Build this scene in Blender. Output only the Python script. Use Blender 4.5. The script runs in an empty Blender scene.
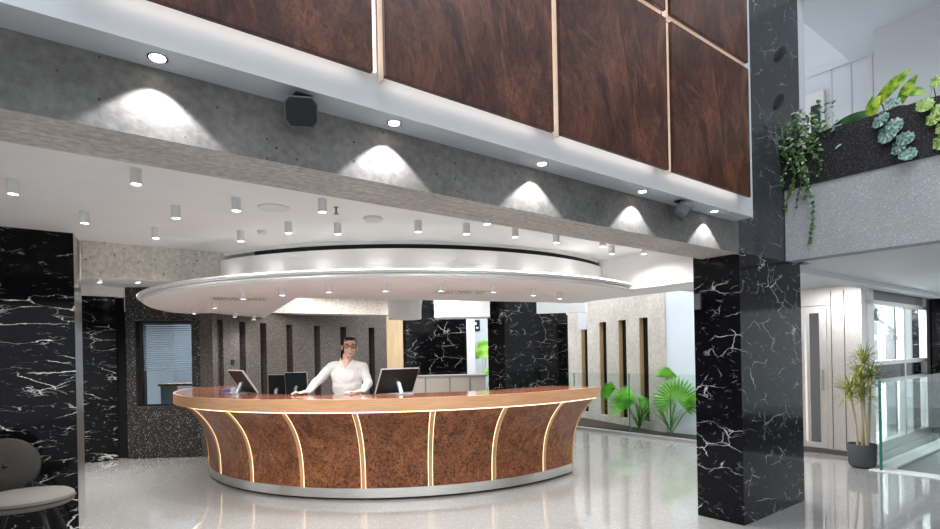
import bpy, bmesh, math, random
from mathutils import Vector, Matrix, noise
from math import sin, cos, pi, radians, sqrt, atan2, degrees

S = bpy.context.scene
COL = S.collection
RND = random.Random(7)
# ---------------------------------------------------------------- camera, world, exposure, large lights
TH = radians(37.6)
CT, ST = cos(TH), sin(TH)
def P(u, v, z=0.0):                      # building axes (u along the beam, v across it) -> world
    return Vector((u*CT - v*ST, u*ST + v*CT, z))
cam_d = bpy.data.cameras.new('camera'); cam = bpy.data.objects.new('camera', cam_d); COL.objects.link(cam)
cam.location = (0, 0, 1.5); cam.rotation_euler = (pi/2, 0.02, 0)
cam_d.sensor_width = 36; cam_d.lens = 550/940*36; cam_d.shift_y = 0.0963; cam_d.clip_start = 0.05; cam_d.clip_end = 100
S.camera = cam
S.view_settings.view_transform = 'Standard'; S.view_settings.look = 'None'
S.view_settings.exposure = 1.06; S.view_settings.gamma = 1; S.view_settings.use_curve_mapping = False
W = bpy.data.worlds.new('world'); S.world = W; W.use_nodes = True
W.node_tree.nodes['Background'].inputs[0].default_value = (0.86, 0.93, 1.0, 1)
W.node_tree.nodes['Background'].inputs[1].default_value = 0.42

def lamp(name, kind, loc, energy, color=(1, 1, 1), size=0.1, rot=None, **kw):
    l = bpy.data.lights.new(name, kind); o = bpy.data.objects.new(name, l); COL.objects.link(o)
    o.location = loc; l.energy = energy; l.color = color
    if kind == 'AREA':
        l.shape = 'RECTANGLE'; l.size = size; l.size_y = kw.get('size_y', size)
    elif kind == 'SPOT':
        l.shadow_soft_size = size; l.spot_size = radians(kw.get('angle', 120)); l.spot_blend = kw.get('blend', 0.5)
    else:
        l.shadow_soft_size = size
    if rot: o.rotation_euler = rot
    return o
# daylight from the glazed roofs over the hall and over the planted court
lamp('hall_skylight', 'AREA', P(2.2, -0.6, 6.5), 92, (0.86, 0.93, 1.0), 5, (0, 0, TH), size_y=4)
lamp('court_skylight', 'AREA', P(8.0, 7.0, 4.6), 165, (0.93, 0.97, 1.0), 2.6, (0, 0, TH), size_y=6)

# added soft fill light behind the camera, brightening ceilings and interior
lamp('hall_front_fill', 'AREA', (0.5, -3.9, 1.7), 48, (0.95, 0.97, 1.0), 10, (pi/2, 0, pi), size_y=3.2).rotation_euler = (pi/2, 0, 0)
# unseen area lights put in to fill the rear rooms
lamp('back_room_fill', 'AREA', (-0.2, 12.0, 2.9), 22, (1, 0.98, 0.95), 2.5, size_y=1.2)
lamp('desk_zone_fill', 'AREA', (-1.6, 9.3, 2.64), 60, (1, 0.97, 0.93), 3.0, size_y=1.6)

# ---------------------------------------------------------------- materials
def M(name):
    m = bpy.data.materials.new(name); m.use_nodes = True
    nt = m.node_tree; b = nt.nodes['Principled BSDF']
    return m, nt, b
def L(nt, a, b): nt.links.new(a, b)
def N(nt, t, **kw):
    n = nt.nodes.new(t)
    for k, v in kw.items(): setattr(n, k, v)
    return n
def setv(n, **kw):
    for k, v in kw.items():
        n.inputs[k.replace('_', ' ')].default_value = v
def hexc(r, g, b):
    f = lambda c: (c/255/12.92) if c/255 <= 0.04045 else ((c/255+0.055)/1.055)**2.4
    return (f(r), f(g), f(b), 1)
def plain(name, rgb, rough=0.5, metal=0.0, emit=None, es=1.0, trans=0.0, ior=1.45, bump=0.0, bscale=60, alpha=None, coat=0):
    m, nt, b = M(name)
    b.inputs['Base Color'].default_value = hexc(*rgb); b.inputs['Roughness'].default_value = rough
    b.inputs['Metallic'].default_value = metal; b.inputs['IOR'].default_value = ior
    b.inputs['Transmission Weight'].default_value = trans; b.inputs['Coat Weight'].default_value = coat
    if emit: b.inputs['Emission Color'].default_value = hexc(*emit); b.inputs['Emission Strength'].default_value = es
    # slight procedural variation of tone
    tc = N(nt, 'ShaderNodeTexCoord'); nz = N(nt, 'ShaderNodeTexNoise'); setv(nz, Scale=bscale if bump else 3.0, Detail=4.0)
    L(nt, tc.outputs['Object'], nz.inputs['Vector'])
    if bump:
        bp = N(nt, 'ShaderNodeBump'); setv(bp, Strength=bump, Distance=0.01)
        L(nt, nz.outputs['Fac'], bp.inputs['Height']); L(nt, bp.outputs['Normal'], b.inputs['Normal'])
    elif not emit:
        mx = N(nt, 'ShaderNodeMix', data_type='RGBA', blend_type='MULTIPLY'); mx.inputs[0].default_value = 0.08
        mx.inputs[6].default_value = hexc(*rgb); L(nt, nz.outputs['Fac'], mx.inputs[7]); L(nt, mx.outputs[2], b.inputs['Base Color'])
    return m
def coords(nt, scale=(1, 1, 1), rot=(0, 0, 0)):
    tc = N(nt, 'ShaderNodeTexCoord'); mp = N(nt, 'ShaderNodeMapping')
    mp.inputs['Scale'].default_value = scale; mp.inputs['Rotation'].default_value = rot
    L(nt, tc.outputs['Object'], mp.inputs['Vector']); return mp.outputs['Vector']
def ramp(nt, fac, stops, interp='LINEAR'):
    r = N(nt, 'ShaderNodeValToRGB'); r.color_ramp.interpolation = interp
    e = r.color_ramp.elements
    while len(e) < len(stops): e.new(0.5)
    for i, (p, c) in enumerate(stops):
        e[i].position = p; e[i].color = c if len(c) == 4 else hexc(*c)
    L(nt, fac, r.inputs['Fac']); return r.outputs['Color']
def math_(nt, op, a, b=None, c=None):
    n = N(nt, 'ShaderNodeMath', operation=op)
    for i, x in enumerate((a, b, c)):
        if x is None: continue
        if hasattr(x, 'is_linked'): L(nt, x, n.inputs[i])
        else: n.inputs[i].default_value = x
    return n.outputs[0]
def mixc(nt, fac, a, b, mode='MIX'):
    n = N(nt, 'ShaderNodeMix', data_type='RGBA', blend_type=mode)
    for i, x in ((0, fac), (6, a), (7, b)):
        if hasattr(x, 'is_linked'): L(nt, x, n.inputs[i])
        else: n.inputs[i].default_value = x
    return n.outputs[2]
def marble(name, base=(9, 9, 11), seed=0.0, rough=0.08, stretch=(1.0, 1.0, 1.7), rot=0.35, width=0.010, amount=0.5, spec=0.2):
    m, nt, b = M(name)
    v = coords(nt, stretch, (rot, rot*0.7, TH))
    ad = N(nt, 'ShaderNodeVectorMath', operation='ADD'); ad.inputs[1].default_value = (seed, seed*1.7, seed*0.6); L(nt, v, ad.inputs[0])
    v = ad.outputs[0]
    nz = N(nt, 'ShaderNodeTexNoise'); setv(nz, Scale=3.0, Detail=6.0, Roughness=0.65); L(nt, v, nz.inputs['Vector'])
    sc = N(nt, 'ShaderNodeVectorMath', operation='SCALE'); L(nt, nz.outputs['Color'], sc.inputs[0]); sc.inputs['Scale'].default_value = 0.22
    wv = N(nt, 'ShaderNodeVectorMath', operation='ADD'); L(nt, v, wv.inputs[0]); L(nt, sc.outputs[0], wv.inputs[1])
    col = None
    for (s, wd, thr, off, g) in ((1.7, width*0.7, 0.52, 3.1, 0.8), (3.1, width*0.9, 0.53, 7.7, 0.9), (6.5, width*1.1, 0.57, 1.3, 0.6), (13.0, width*1.3, 0.60, 5.3, 0.4)):
        oo = N(nt, 'ShaderNodeVectorMath', operation='ADD'); oo.inputs[1].default_value = (off*1.3, off, -off); L(nt, wv.outputs[0], oo.inputs[0])
        vo = N(nt, 'ShaderNodeTexVoronoi', feature='DISTANCE_TO_EDGE'); setv(vo, Scale=s); L(nt, oo.outputs[0], vo.inputs['Vector'])
        line = N(nt, 'ShaderNodeMapRange'); setv(line, From_Min=wd*0.25, From_Max=wd, To_Min=1.0, To_Max=0.0); L(nt, vo.outputs['Distance'], line.inputs['Value'])
        mk = N(nt, 'ShaderNodeTexNoise'); setv(mk, Scale=s*1.0, Detail=2.0)
        ao = N(nt, 'ShaderNodeVectorMath', operation='ADD'); ao.inputs[1].default_value = (off, off, off); L(nt, v, ao.inputs[0]); L(nt, ao.outputs[0], mk.inputs['Vector'])
        mr = N(nt, 'ShaderNodeMapRange'); setv(mr, From_Min=thr, From_Max=thr+0.10, To_Min=0.0, To_Max=min(1.0, g*amount*1.5)); L(nt, mk.outputs['Fac'], mr.inputs['Value'])
        t = math_(nt, 'MULTIPLY', line.outputs[0], mr.outputs[0])
        col = t if col is None else math_(nt, 'MAXIMUM', col, t)
    c = mixc(nt, col, hexc(*base), hexc(205, 205, 205))
    L(nt, c, b.inputs['Base Color']); b.inputs['Roughness'].default_value = rough; b.inputs['Specular IOR Level'].default_value = spec
    return m
def terrazzo(name, base, chips, scale=70, dens=0.4, rough=0.5, size=0.32, tone=0.15):
    m, nt, b = M(name); v = coords(nt)
    vo = N(nt, 'ShaderNodeTexVoronoi'); setv(vo, Scale=scale); L(nt, v, vo.inputs['Vector'])
    sep = N(nt, 'ShaderNodeSeparateColor'); L(nt, vo.outputs['Color'], sep.inputs[0])
    chip = math_(nt, 'MULTIPLY', math_(nt, 'LESS_THAN', sep.outputs[0], dens), math_(nt, 'LESS_THAN', vo.outputs['Distance'], size))
    cc = ramp(nt, sep.outputs[1], [(i/(len(chips)), c) for i, c in enumerate(chips)], 'CONSTANT')
    nz = N(nt, 'ShaderNodeTexNoise'); setv(nz, Scale=2.5, Detail=5.0); L(nt, v, nz.inputs['Vector'])
    bc = mixc(nt, tone, hexc(*base), nz.outputs['Fac'], 'MULTIPLY')
    L(nt, mixc(nt, chip, bc, cc), b.inputs['Base Color']); b.inputs['Roughness'].default_value = rough
    if 'floor' in name: b.inputs['Specular IOR Level'].default_value = 0.9
    return m
def concrete(name, a, c, pits=True, stretch=(1, 1, 1), rough=0.75, boards=False):
    m, nt, b = M(name); v = coords(nt, stretch, (0, 0, -TH))
    n1 = N(nt, 'ShaderNodeTexNoise'); setv(n1, Scale=2.2, Detail=9.0, Roughness=0.68); L(nt, v, n1.inputs['Vector'])
    n2 = N(nt, 'ShaderNodeTexNoise'); setv(n2, Scale=30.0, Detail=4.0); L(nt, v, n2.inputs['Vector'])
    base = ramp(nt, n1.outputs['Fac'], [(0.3, a), (0.7, c)])
    base = mixc(nt, 0.5, base, ramp(nt, n2.outputs['Fac'], [(0.3, (150, 150, 150)), (0.7, (255, 255, 255))]), 'MULTIPLY')
    if boards:
        w = N(nt, 'ShaderNodeTexNoise'); setv(w, Scale=5.0, Detail=8.0, Roughness=0.7)
        mp = N(nt, 'ShaderNodeMapping'); mp.inputs['Scale'].default_value = (0.35, 9, 3); L(nt, v, mp.inputs['Vector']); L(nt, mp.outputs[0], w.inputs['Vector'])
        base = mixc(nt, 0.4, base, ramp(nt, w.outputs['Fac'], [(0.35, (130, 126, 122)), (0.62, (255, 255, 255))]), 'MULTIPLY')
    if pits:
        vo = N(nt, 'ShaderNodeTexVoronoi'); setv(vo, Scale=26.0); L(nt, v, vo.inputs['Vector'])
        sep = N(nt, 'ShaderNodeSeparateColor'); L(nt, vo.outputs['Color'], sep.inputs[0])
        pr = math_(nt, 'MULTIPLY', math_(nt, 'LESS_THAN', sep.outputs[0], 0.30), 0.24)
        pit = math_(nt, 'LESS_THAN', vo.outputs['Distance'], math_(nt, 'MULTIPLY', pr, sep.outputs[1]))
        base = mixc(nt, pit, base, hexc(52, 50, 50))
    L(nt, base, b.inputs['Base Color']); b.inputs['Roughness'].default_value = rough
    bp = N(nt, 'ShaderNodeBump'); setv(bp, Strength=0.25, Distance=0.01); L(nt, n2.outputs['Fac'], bp.inputs['Height']); L(nt, bp.outputs['Normal'], b.inputs['Normal'])
    return m
def burl(name, stops, scale=1.0, rough=0.3, speck=0.0, stretch=(1, 1, 0.6), coat=0.0):
    m, nt, b = M(name); v = coords(nt, stretch, (0, 0, -TH))
    n0 = N(nt, 'ShaderNodeTexNoise'); setv(n0, Scale=1.6*scale, Detail=5.0, Roughness=0.6, Distortion=1.2); L(nt, v, n0.inputs['Vector'])
    sc = N(nt, 'ShaderNodeVectorMath', operation='SCALE'); L(nt, n0.outputs['Color'], sc.inputs[0]); sc.inputs['Scale'].default_value = 0.9/scale
    av = N(nt, 'ShaderNodeVectorMath', operation='ADD'); L(nt, v, av.inputs[0]); L(nt, sc.outputs[0], av.inputs[1])
    n1 = N(nt, 'ShaderNodeTexNoise'); setv(n1, Scale=5.0*scale, Detail=8.0, Roughness=0.62, Distortion=0.9); L(nt, av.outputs[0], n1.inputs['Vector'])
    base = ramp(nt, n1.outputs['Fac'], stops)
    nv = N(nt, 'ShaderNodeMapping'); nv.inputs['Scale'].default_value = (9, 9, 1.2); L(nt, av.outputs[0], nv.inputs['Vector'])
    n2 = N(nt, 'ShaderNodeTexNoise'); setv(n2, Scale=6.0*scale, Detail=4.0); L(nt, nv.outputs[0], n2.inputs['Vector'])
    base = mixc(nt, 0.55, base, ramp(nt, n2.outputs['Fac'], [(0.35, (150, 140, 135)), (0.65, (255, 255, 255))]), 'MULTIPLY')
    if speck:
        n3 = N(nt, 'ShaderNodeTexNoise'); setv(n3, Scale=38.0, Detail=3.0, Distortion=1.5); L(nt, v, n3.inputs['Vector'])
        base = mixc(nt, speck, base, ramp(nt, n3.outputs['Fac'], [(0.38, (70, 50, 42)), (0.5, (255, 255, 255))]), 'MULTIPLY')
    L(nt, base, b.inputs['Base Color']); b.inputs['Roughness'].default_value = rough; b.inputs['Specular IOR Level'].default_value = 0.3; b.inputs['Coat Weight'].default_value = coat; b.inputs['Coat Roughness'].default_value = 0.12
    return m
def wood(name, a, c, rough=0.4, stretch=(2, 2, 30)):
    m, nt, b = M(name); v = coords(nt, stretch)
    n1 = N(nt, 'ShaderNodeTexNoise'); setv(n1, Scale=2.0, Detail=6.0, Distortion=0.4); L(nt, v, n1.inputs['Vector'])
    L(nt, ramp(nt, n1.outputs['Fac'], [(0.3, a), (0.7, c)]), b.inputs['Base Color']); b.inputs['Roughness'].default_value = rough
    return m
def leafmat(name, a, c, rough=0.4, scale=8):
    m, nt, b = M(name); v = coords(nt)
    n1 = N(nt, 'ShaderNodeTexNoise'); setv(n1, Scale=float(scale), Detail=2.0); L(nt, v, n1.inputs['Vector'])
    L(nt, ramp(nt, n1.outputs['Fac'], [(0.35, a), (0.65, c)]), b.inputs['Base Color']); b.inputs['Roughness'].default_value = rough
    b.inputs['Subsurface Weight'].default_value = 0.0
    return m
def steel(name, rgb, rough=0.28, stretch=(1, 1, 60)):
    m, nt, b = M(name); v = coords(nt, stretch)
    n1 = N(nt, 'ShaderNodeTexNoise'); setv(n1, Scale=8.0, Detail=3.0); L(nt, v, n1.inputs['Vector'])
    L(nt, ramp(nt, n1.outputs['Fac'], [(0.3, tuple(int(x*0.88) for x in rgb)), (0.7, rgb)]), b.inputs['Base Color'])
    b.inputs['Metallic'].default_value = 1.0; b.inputs['Roughness'].default_value = rough
    return m

MAT = dict(
    marble=marble('black_marble', seed=0.0, stretch=(0.8, 0.8, 1.8), width=0.013),
    marble_pillar=marble('black_marble_pillar', seed=4.2, stretch=(0.7, 0.7, 2.2), rot=0.3, amount=0.7, width=0.018, spec=0.1),
    marble_col=marble('black_marble_column', base=(13, 12, 17), seed=9.3, stretch=(1.5, 0.8, 2.0), rot=0.75, amount=0.6, width=0.016),
    marble_far=marble('black_marble_far', seed=2.4, stretch=(0.7, 0.7, 1.3), rot=0.3, amount=0.5, width=0.010),
    terr_dark=terrazzo('dark_terrazzo', (22, 21, 21), [(120, 112, 105), (70, 66, 64), (170, 165, 158), (90, 78, 70)], 64, 0.55, 0.5, 0.40, 0.3),
    terr_grey=terrazzo('brown_grey_terrazzo', (80, 72, 68), [(110, 102, 97), (52, 48, 46), (128, 120, 114), (84, 76, 72)], 60, 0.6, 0.6, 0.42, 0.3),
    terr_black=terrazzo('black_speckled_terrazzo', (20, 18, 21), [(75, 70, 76), (52, 48, 54), (100, 94, 98)], 120, 0.5, 0.5, 0.42, 0.3),
    floor=terrazzo('pale_terrazzo_floor', (148, 147, 145), [(128, 127, 125), (162, 161, 159), (136, 133, 129), (156, 156, 154)], 60, 0.5, 0.025, 0.42, 0.22),
    render=terrazzo('speckled_grey_render', (182, 183, 186), [(150, 151, 154), (200, 201, 204), (160, 161, 164)], 95, 0.5, 0.85, 0.45, 0.3),
    conc=concrete('raw_concrete', (88, 86, 84), (134, 131, 128)),
    conc_side=concrete('board_marked_concrete_lit', (200, 190, 183), (224, 215, 208), False, boards=True),  # pale tone puts the soffit's bounce light into the colour
    conc_warm=concrete('warm_concrete', (214, 206, 196), (234, 227, 218), True),
    white=plain('white_plaster', (240, 239, 238), 0.6),
    fascia=plain('cool_grey_white_paint', (196, 198, 202), 0.5),
    steel_grey=plain('mid_grey_plastic', (84, 85, 87), 0.5),
    white_cool=plain('cool_white_paint', (214, 216, 220), 0.55),
    white_fix=plain('white_lacquer', (226, 225, 223), 0.4),
    pale_wall=plain('pale_blue_white_wall', (214, 222, 230), 0.6),
    walnut=burl('dark_walnut_burl', [(0.30, (42, 22, 16)), (0.5, (84, 48, 36)), (0.68, (122, 76, 56))], 1.0, 0.32, 0.25),
    burl=burl('brown_burl', [(0.28, (100, 56, 34)), (0.5, (152, 94, 60)), (0.72, (188, 128, 86))], 1.3, 0.35, 0.75, (1, 1, 0.8)),
    top_wood=burl('polished_red_brown_wood', [(0.3, (112, 66, 48)), (0.6, (150, 96, 72))], 1.0, 0.14, 0.2),
    oak=wood('pale_oak', (164, 122, 88), (184, 142, 106), 0.35),
    oak_rib=wood('honey_oak', (190, 142, 96), (212, 166, 118), 0.35, (20, 20, 1)),
    edge_wood=wood('pale_edge_wood', (236, 212, 192), (246, 226, 208), 0.5, (2, 2, 8)),
    tan=wood('tan_wood', (196, 168, 130), (216, 190, 152), 0.5, (14, 14, 1)),
    led_soft=plain('soft_warm_led', (255, 236, 200), 0.5, emit=(255, 224, 178), es=1.0),
    led_seam=plain('pale_led_seam', (250, 236, 222), 0.5, emit=(255, 236, 220), es=0.8),
    led=plain('warm_led_strip', (255, 240, 215), 0.5, emit=(255, 226, 178), es=1.6),
    led_cool=plain('white_led_strip', (255, 252, 245), 0.5, emit=(255, 248, 240), es=2.6),
    lens=plain('lit_lens', (255, 255, 255), 0.5, emit=(255, 250, 240), es=7.0),
    steel=steel('brushed_steel', (228, 226, 222)),
    steel_v=steel('brushed_steel_panel', (232, 229, 225), 0.34, (40, 40, 1)),
    steel_dark=steel('dark_steel', (120, 120, 122), 0.35),
    black=plain('matt_black', (6, 6, 7), 0.5),
    black_gloss=plain('gloss_black', (10, 10, 12), 0.12),
    black_gap=plain('black_slot', (6, 6, 6), 0.8),
    charcoal=plain('charcoal_pot', (66, 68, 70), 0.7, bump=0.4, bscale=80),
    soil=plain('dark_soil', (58, 48, 38), 0.9, bump=0.8, bscale=40),
    travertine=concrete('travertine', (190, 180, 170), (222, 214, 205), False, (1.2, 1.2, 0.6), 0.5),
    amber=plain('ochre_reveal', (178, 150, 112), 0.5),
    grey_fabric=plain('grey_brown_fabric', (36, 34, 31), 0.85, bump=0.5, bscale=160),
    light_fabric=plain('light_grey_fabric', (98, 95, 91), 0.85, bump=0.5, bscale=160),
    mat_grey=plain('dark_grey_carpet', (128, 129, 131), 0.9, bump=0.4, bscale=120),
    kerb=plain('grey_stone_kerb', (150, 149, 148), 0.5),
    kerb_white=plain('white_stone_kerb', (220, 220, 219), 0.4),
    beige=plain('beige_panel', (182, 174, 164), 0.5),
    slab=plain('grey_painted_soffit', (206, 208, 211), 0.85, bump=0.15, bscale=90),
    skin=plain('skin', (232, 188, 166), 0.5), hair=plain('dark_brown_hair', (34, 24, 20), 0.5),
    shirt=plain('white_cotton', (232, 230, 226), 0.8), trouser=plain('dark_trousers', (38, 40, 46), 0.8),
    teeth=plain('white_teeth', (238, 234, 226), 0.4), lip=plain('lips', (168, 92, 84), 0.5), dark_eye=plain('dark_brown_eye', (40, 26, 20), 0.2),
    frame_brown=plain('brown_glasses_frame', (60, 26, 20), 0.3),
    paper=plain('white_paper', (228, 232, 238), 0.6), blue=plain('blue_plastic', (52, 98, 168), 0.4),
    palm=leafmat('palm_green', (62, 132, 34), (122, 188, 62), 0.35, 5),
    palm_dark=leafmat('palm_dark_green', (40, 92, 34), (92, 150, 60), 0.4, 6),
    palm_lime=leafmat('palm_lime_green', (120, 178, 44), (182, 222, 110), 0.4, 6),
    dracaena=leafmat('dracaena_green', (88, 110, 36), (176, 184, 92), 0.4, 12),
    ivy=leafmat('ivy_green', (38, 72, 28), (88, 124, 58), 0.45, 20), ivy_pale=leafmat('variegated_ivy', (120, 138, 110), (205, 212, 196), 0.5, 30),
    philo=leafmat('philodendron_green', (70, 128, 28), (182, 204, 70), 0.3, 18), philo_dark=leafmat('dark_leaf_green', (24, 62, 22), (62, 104, 40), 0.3, 10),
    begonia=leafmat('blue_green_leaf', (60, 96, 84), (160, 190, 176), 0.35, 40), lime_leaf=leafmat('lime_round_leaf', (108, 146, 62), (186, 208, 128), 0.4, 30),
    stem=plain('green_stem', (108, 128, 66), 0.6), trunk=plain('pale_cane', (182, 164, 134), 0.8, bump=0.5, bscale=50),
    screen=plain('dark_teal_screen', (36, 48, 54), 0.15), silver=plain('silver_plastic', (196, 198, 202), 0.3, 0.6),
)
def glass(name, tint=(246, 250, 249), rough=0.0):
    m, nt, b = M(name)
    nt.nodes.remove(b); out = nt.nodes['Material Output']
    tr = N(nt, 'ShaderNodeBsdfTransparent'); tr.inputs[0].default_value = hexc(*tint)
    gl = N(nt, 'ShaderNodeBsdfGlossy'); gl.inputs['Roughness'].default_value = rough; gl.inputs[0].default_value = (1, 1, 1, 1)
    fr = N(nt, 'ShaderNodeFresnel'); fr.inputs[0].default_value = 1.3
    ge = N(nt, 'ShaderNodeNewGeometry'); fac = math_(nt, 'MULTIPLY', fr.outputs[0], math_(nt, 'SUBTRACT', 1.0, ge.outputs['Backfacing']))
    mx = N(nt, 'ShaderNodeMixShader'); L(nt, fac, mx.inputs[0]); L(nt, tr.outputs[0], mx.inputs[1]); L(nt, gl.outputs[0], mx.inputs[2]); L(nt, mx.outputs[0], out.inputs[0])
    return m
MAT['glass'] = glass('clear_glass'); MAT['glass_grey'] = glass('smoked_glass', (196, 202, 206)); MAT['glass_edge'] = plain('green_glass_edge', (38, 122, 112), 0.2, trans=0.2)

# ---------------------------------------------------------------- mesh builder
class MB:
    def __init__(s): s.v = []; s.f = []
    def add(s, vs, fs):
        o = len(s.v); s.v += [Vector(x) for x in vs]; s.f += [tuple(i+o for i in f) for f in fs]; return s
    def prism(s, pts, z0, z1):            # pts world xy (CCW or not)
        n = len(pts); a = [Vector((p[0], p[1], z0)) for p in pts]; b = [Vector((p[0], p[1], z1)) for p in pts]
        return s.add(a+b, [tuple(range(n))[::-1], tuple(range(n, 2*n))] + [(i, (i+1) % n, n+(i+1) % n, n+i) for i in range(n)])
    def uvbox(s, u0, u1, v0, v1, z0, z1):
        return s.prism([P(u0, v0), P(u1, v0), P(u1, v1), P(u0, v1)], z0, z1)
    def box(s, c, d, rot=None):
        vs = [Vector(((i & 1)-.5, ((i >> 1) & 1)-.5, ((i >> 2) & 1)-.5)) for i in range(8)]
        vs = [Vector((a.x*d[0], a.y*d[1], a.z*d[2])) for a in vs]
        if rot is not None: vs = [rot @ a for a in vs]
        return s.add([a+Vector(c) for a in vs], [(0, 2, 3, 1), (4, 5, 7, 6), (0, 1, 5, 4), (2, 6, 7, 3), (0, 4, 6, 2), (1, 3, 7, 5)])
    def lathe(s, c, prof, seg=24, cap=True, axis=None):     # prof: (r,z) list
        vs = []; fs = []; n = len(prof)
        q = axis.to_track_quat('Z', 'Y').to_matrix() if axis is not None else Matrix.Identity(3)
        for k in range(seg):
            a = 2*pi*k/seg
            for r, z in prof: vs.append(q @ Vector((r*cos(a), r*sin(a), z)) + Vector(c))
        for k in range(seg):
            for i in range(n-1):
                fs.append((k*n+i, ((k+1) % seg)*n+i, ((k+1) % seg)*n+i+1, k*n+i+1))
        if cap: fs += [tuple(k*n for k in range(seg))[::-1], tuple(k*n+n-1 for k in range(seg))]
        return s.add(vs, fs)
    def cyl(s, c, r, z0, z1, seg=24): return s.lathe(c, [(r, z0), (r, z1)], seg)
    def arc(s, c, prof, a0, a1, seg=64):  # closed profile (r,z) swept in angle, capped
        vs = []; fs = []; n = len(prof)
        for k in range(seg+1):
            a = a0+(a1-a0)*k/seg
            for r, z in prof: vs.append((c[0]+r*cos(a), c[1]+r*sin(a), z))
        for k in range(seg):
            for i in range(n):
                j = (i+1) % n
                fs.append((k*n+i, (k+1)*n+i, (k+1)*n+j, k*n+j))
        fs += [tuple(range(n)), tuple(seg*n+i for i in range(n))[::-1]]
        return s.add(vs, fs)
    def tube(s, pts, rad, seg=8):
        pts = [Vector(p) for p in pts]; vs = []; fs = []
        rs = rad if isinstance(rad, (list, tuple)) else [rad]*len(pts)
        up = Vector((0, 0, 1))
        for i, p in enumerate(pts):
            t = (pts[min(i+1, len(pts)-1)]-pts[max(i-1, 0)]).normalized()
            x = t.cross(up if abs(t.z) < 0.95 else Vector((1, 0, 0))).normalized(); y = t.cross(x)
            for k in range(seg):
                a = 2*pi*k/seg; vs.append(p+(x*cos(a)+y*sin(a))*rs[i])
        for i in range(len(pts)-1):
            for k in range(seg): fs.append((i*seg+k, i*seg+(k+1) % seg, (i+1)*seg+(k+1) % seg, (i+1)*seg+k))
        fs += [tuple(range(seg))[::-1], tuple((len(pts)-1)*seg+k for k in range(seg))]
        return s.add(vs, fs)
    def ell(s, c, r, rot=None, seg=20, rings=12):
        vs = []; fs = []
        for i in range(rings+1):
            ph = pi*i/rings
            for k in range(seg):
                a = 2*pi*k/seg; q = Vector((r[0]*sin(ph)*cos(a), r[1]*sin(ph)*sin(a), r[2]*cos(ph)))
                if rot is not None: q = rot @ q
                vs.append(q+Vector(c))
        for i in range(rings):
            for k in range(seg): fs.append((i*seg+k, (i+1)*seg+k, (i+1)*seg+(k+1) % seg, i*seg+(k+1) % seg))
        return s.add(vs, fs)
    def build(s, name, mat, parent=None, loc=None, smooth=False, bevel=0.0, weld=True):
        if not isinstance(mat, (list, tuple)): mat = [mat]
        vs = s.v
        if loc is None:
            if parent is not None: loc = Vector((0, 0, 0))
            else:
                xs = [v.x for v in vs]; ys = [v.y for v in vs]; zs = [v.z for v in vs]
                loc = Vector(((min(xs)+max(xs))/2, (min(ys)+max(ys))/2, min(zs)))
        base = Vector((0, 0, 0)); q = parent
        while q is not None: base += q.location; q = q.parent
        off = base+Vector(loc) if parent is None else base
        me = bpy.data.meshes.new(name); me.from_pydata([v-off for v in vs], [], s.f); me.update()
        bm = bmesh.new(); bm.from_mesh(me)
        if weld: bmesh.ops.remove_doubles(bm, verts=bm.verts, dist=1e-5)
        bmesh.ops.recalc_face_normals(bm, faces=bm.faces); bm.to_mesh(me); bm.free()
        for m in mat: me.materials.append(MAT[m] if isinstance(m, str) else m)
        o = bpy.data.objects.new(name, me); COL.objects.link(o)
        if parent is not None: o.parent = parent
        else: o.location = loc
        if smooth:
            for p in me.polygons: p.use_smooth = True
            try: me.set_sharp_from_angle(angle=radians(38))
            except Exception: pass
        if bevel:
            b = o.modifiers.new('bevel', 'BEVEL'); b.width = bevel; b.segments = 2; b.limit_method = 'ANGLE'; b.angle_limit = radians(50)
        return o
def empty(name, loc, label=None, cat=None, group=None, kind=None):
    o = bpy.data.objects.new(name, None); COL.objects.link(o); o.location = loc; o.empty_display_size = 0.1
    return tag(o, label, cat, group, kind)
def tag(o, label=None, cat=None, group=None, kind=None):
    if label: o['label'] = label
    if cat: o['category'] = cat
    if group: o['group'] = group
    if kind: o['kind'] = kind
    return o
def struct(name, mb, mat, label=None, cat=None, **kw):
    return tag(mb.build(name, mat, **kw), label, cat, None, 'structure')
def copy_tree(o, parent=None):
    c = o.copy(); COL.objects.link(c)
    if parent is not None: c.parent = parent
    for ch in list(o.children): copy_tree(ch, c)
    return c

# ---------------------------------------------------------------- structure
CC = (-0.99, 8.55)                                   # centre of the round counter
# floor
struct('floor', MB().prism([(-9, -4), (13, -4), (13, 17), (-9, 17)], -0.2, 0.0), 'floor', 'pale polished terrazzo floor', 'floor')
# beam with its board-marked soffit
BU0, BU1 = -3.6, 4.68
b = MB().uvbox(BU0, BU1, 2.30, 2.64, 2.32, 2.75)
o = b.build('trim_1', 'conc'); o.data.materials.append(MAT['conc_side'])
for p in o.data.polygons:
    if p.normal.z < -0.9: p.material_index = 1
tag(o, 'long raw concrete beam with scattered pits spanning above the counter', 'beam', None, 'structure')
# fascia (white) : front at v=2.14, soffit z=2.58
f = MB().uvbox(BU0, 4.60, 2.14, 2.30, 2.58, 7.0)
struct('wall_front', f, 'fascia', 'white upper wall fascia with a downlight soffit above the concrete beam', 'wall')
# ceiling behind the beam
c = MB().prism([P(-4, 2.64), P(5.50, 2.64), P(5.50, 10.2), P(-4, 10.4)], 2.65, 2.8)
struct('ceiling', c, 'white', 'white plaster ceiling above the round counter', 'ceiling')
# bulkhead along v at u=5.5
c = MB().uvbox(5.50, 6.20, 2.72, 5.6, 2.24, 4.2)
struct('trim_2', c, 'white', 'white downstand bulkhead right of the round canopy', 'bulkhead')
# cross beam left
c = MB().uvbox(0.28, 1.55, 6.30, 6.40, 2.31, 2.65)
struct('trim_3', c, 'conc_warm', 'short warm grey concrete beam running from the left marble pillar', 'beam')
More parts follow.
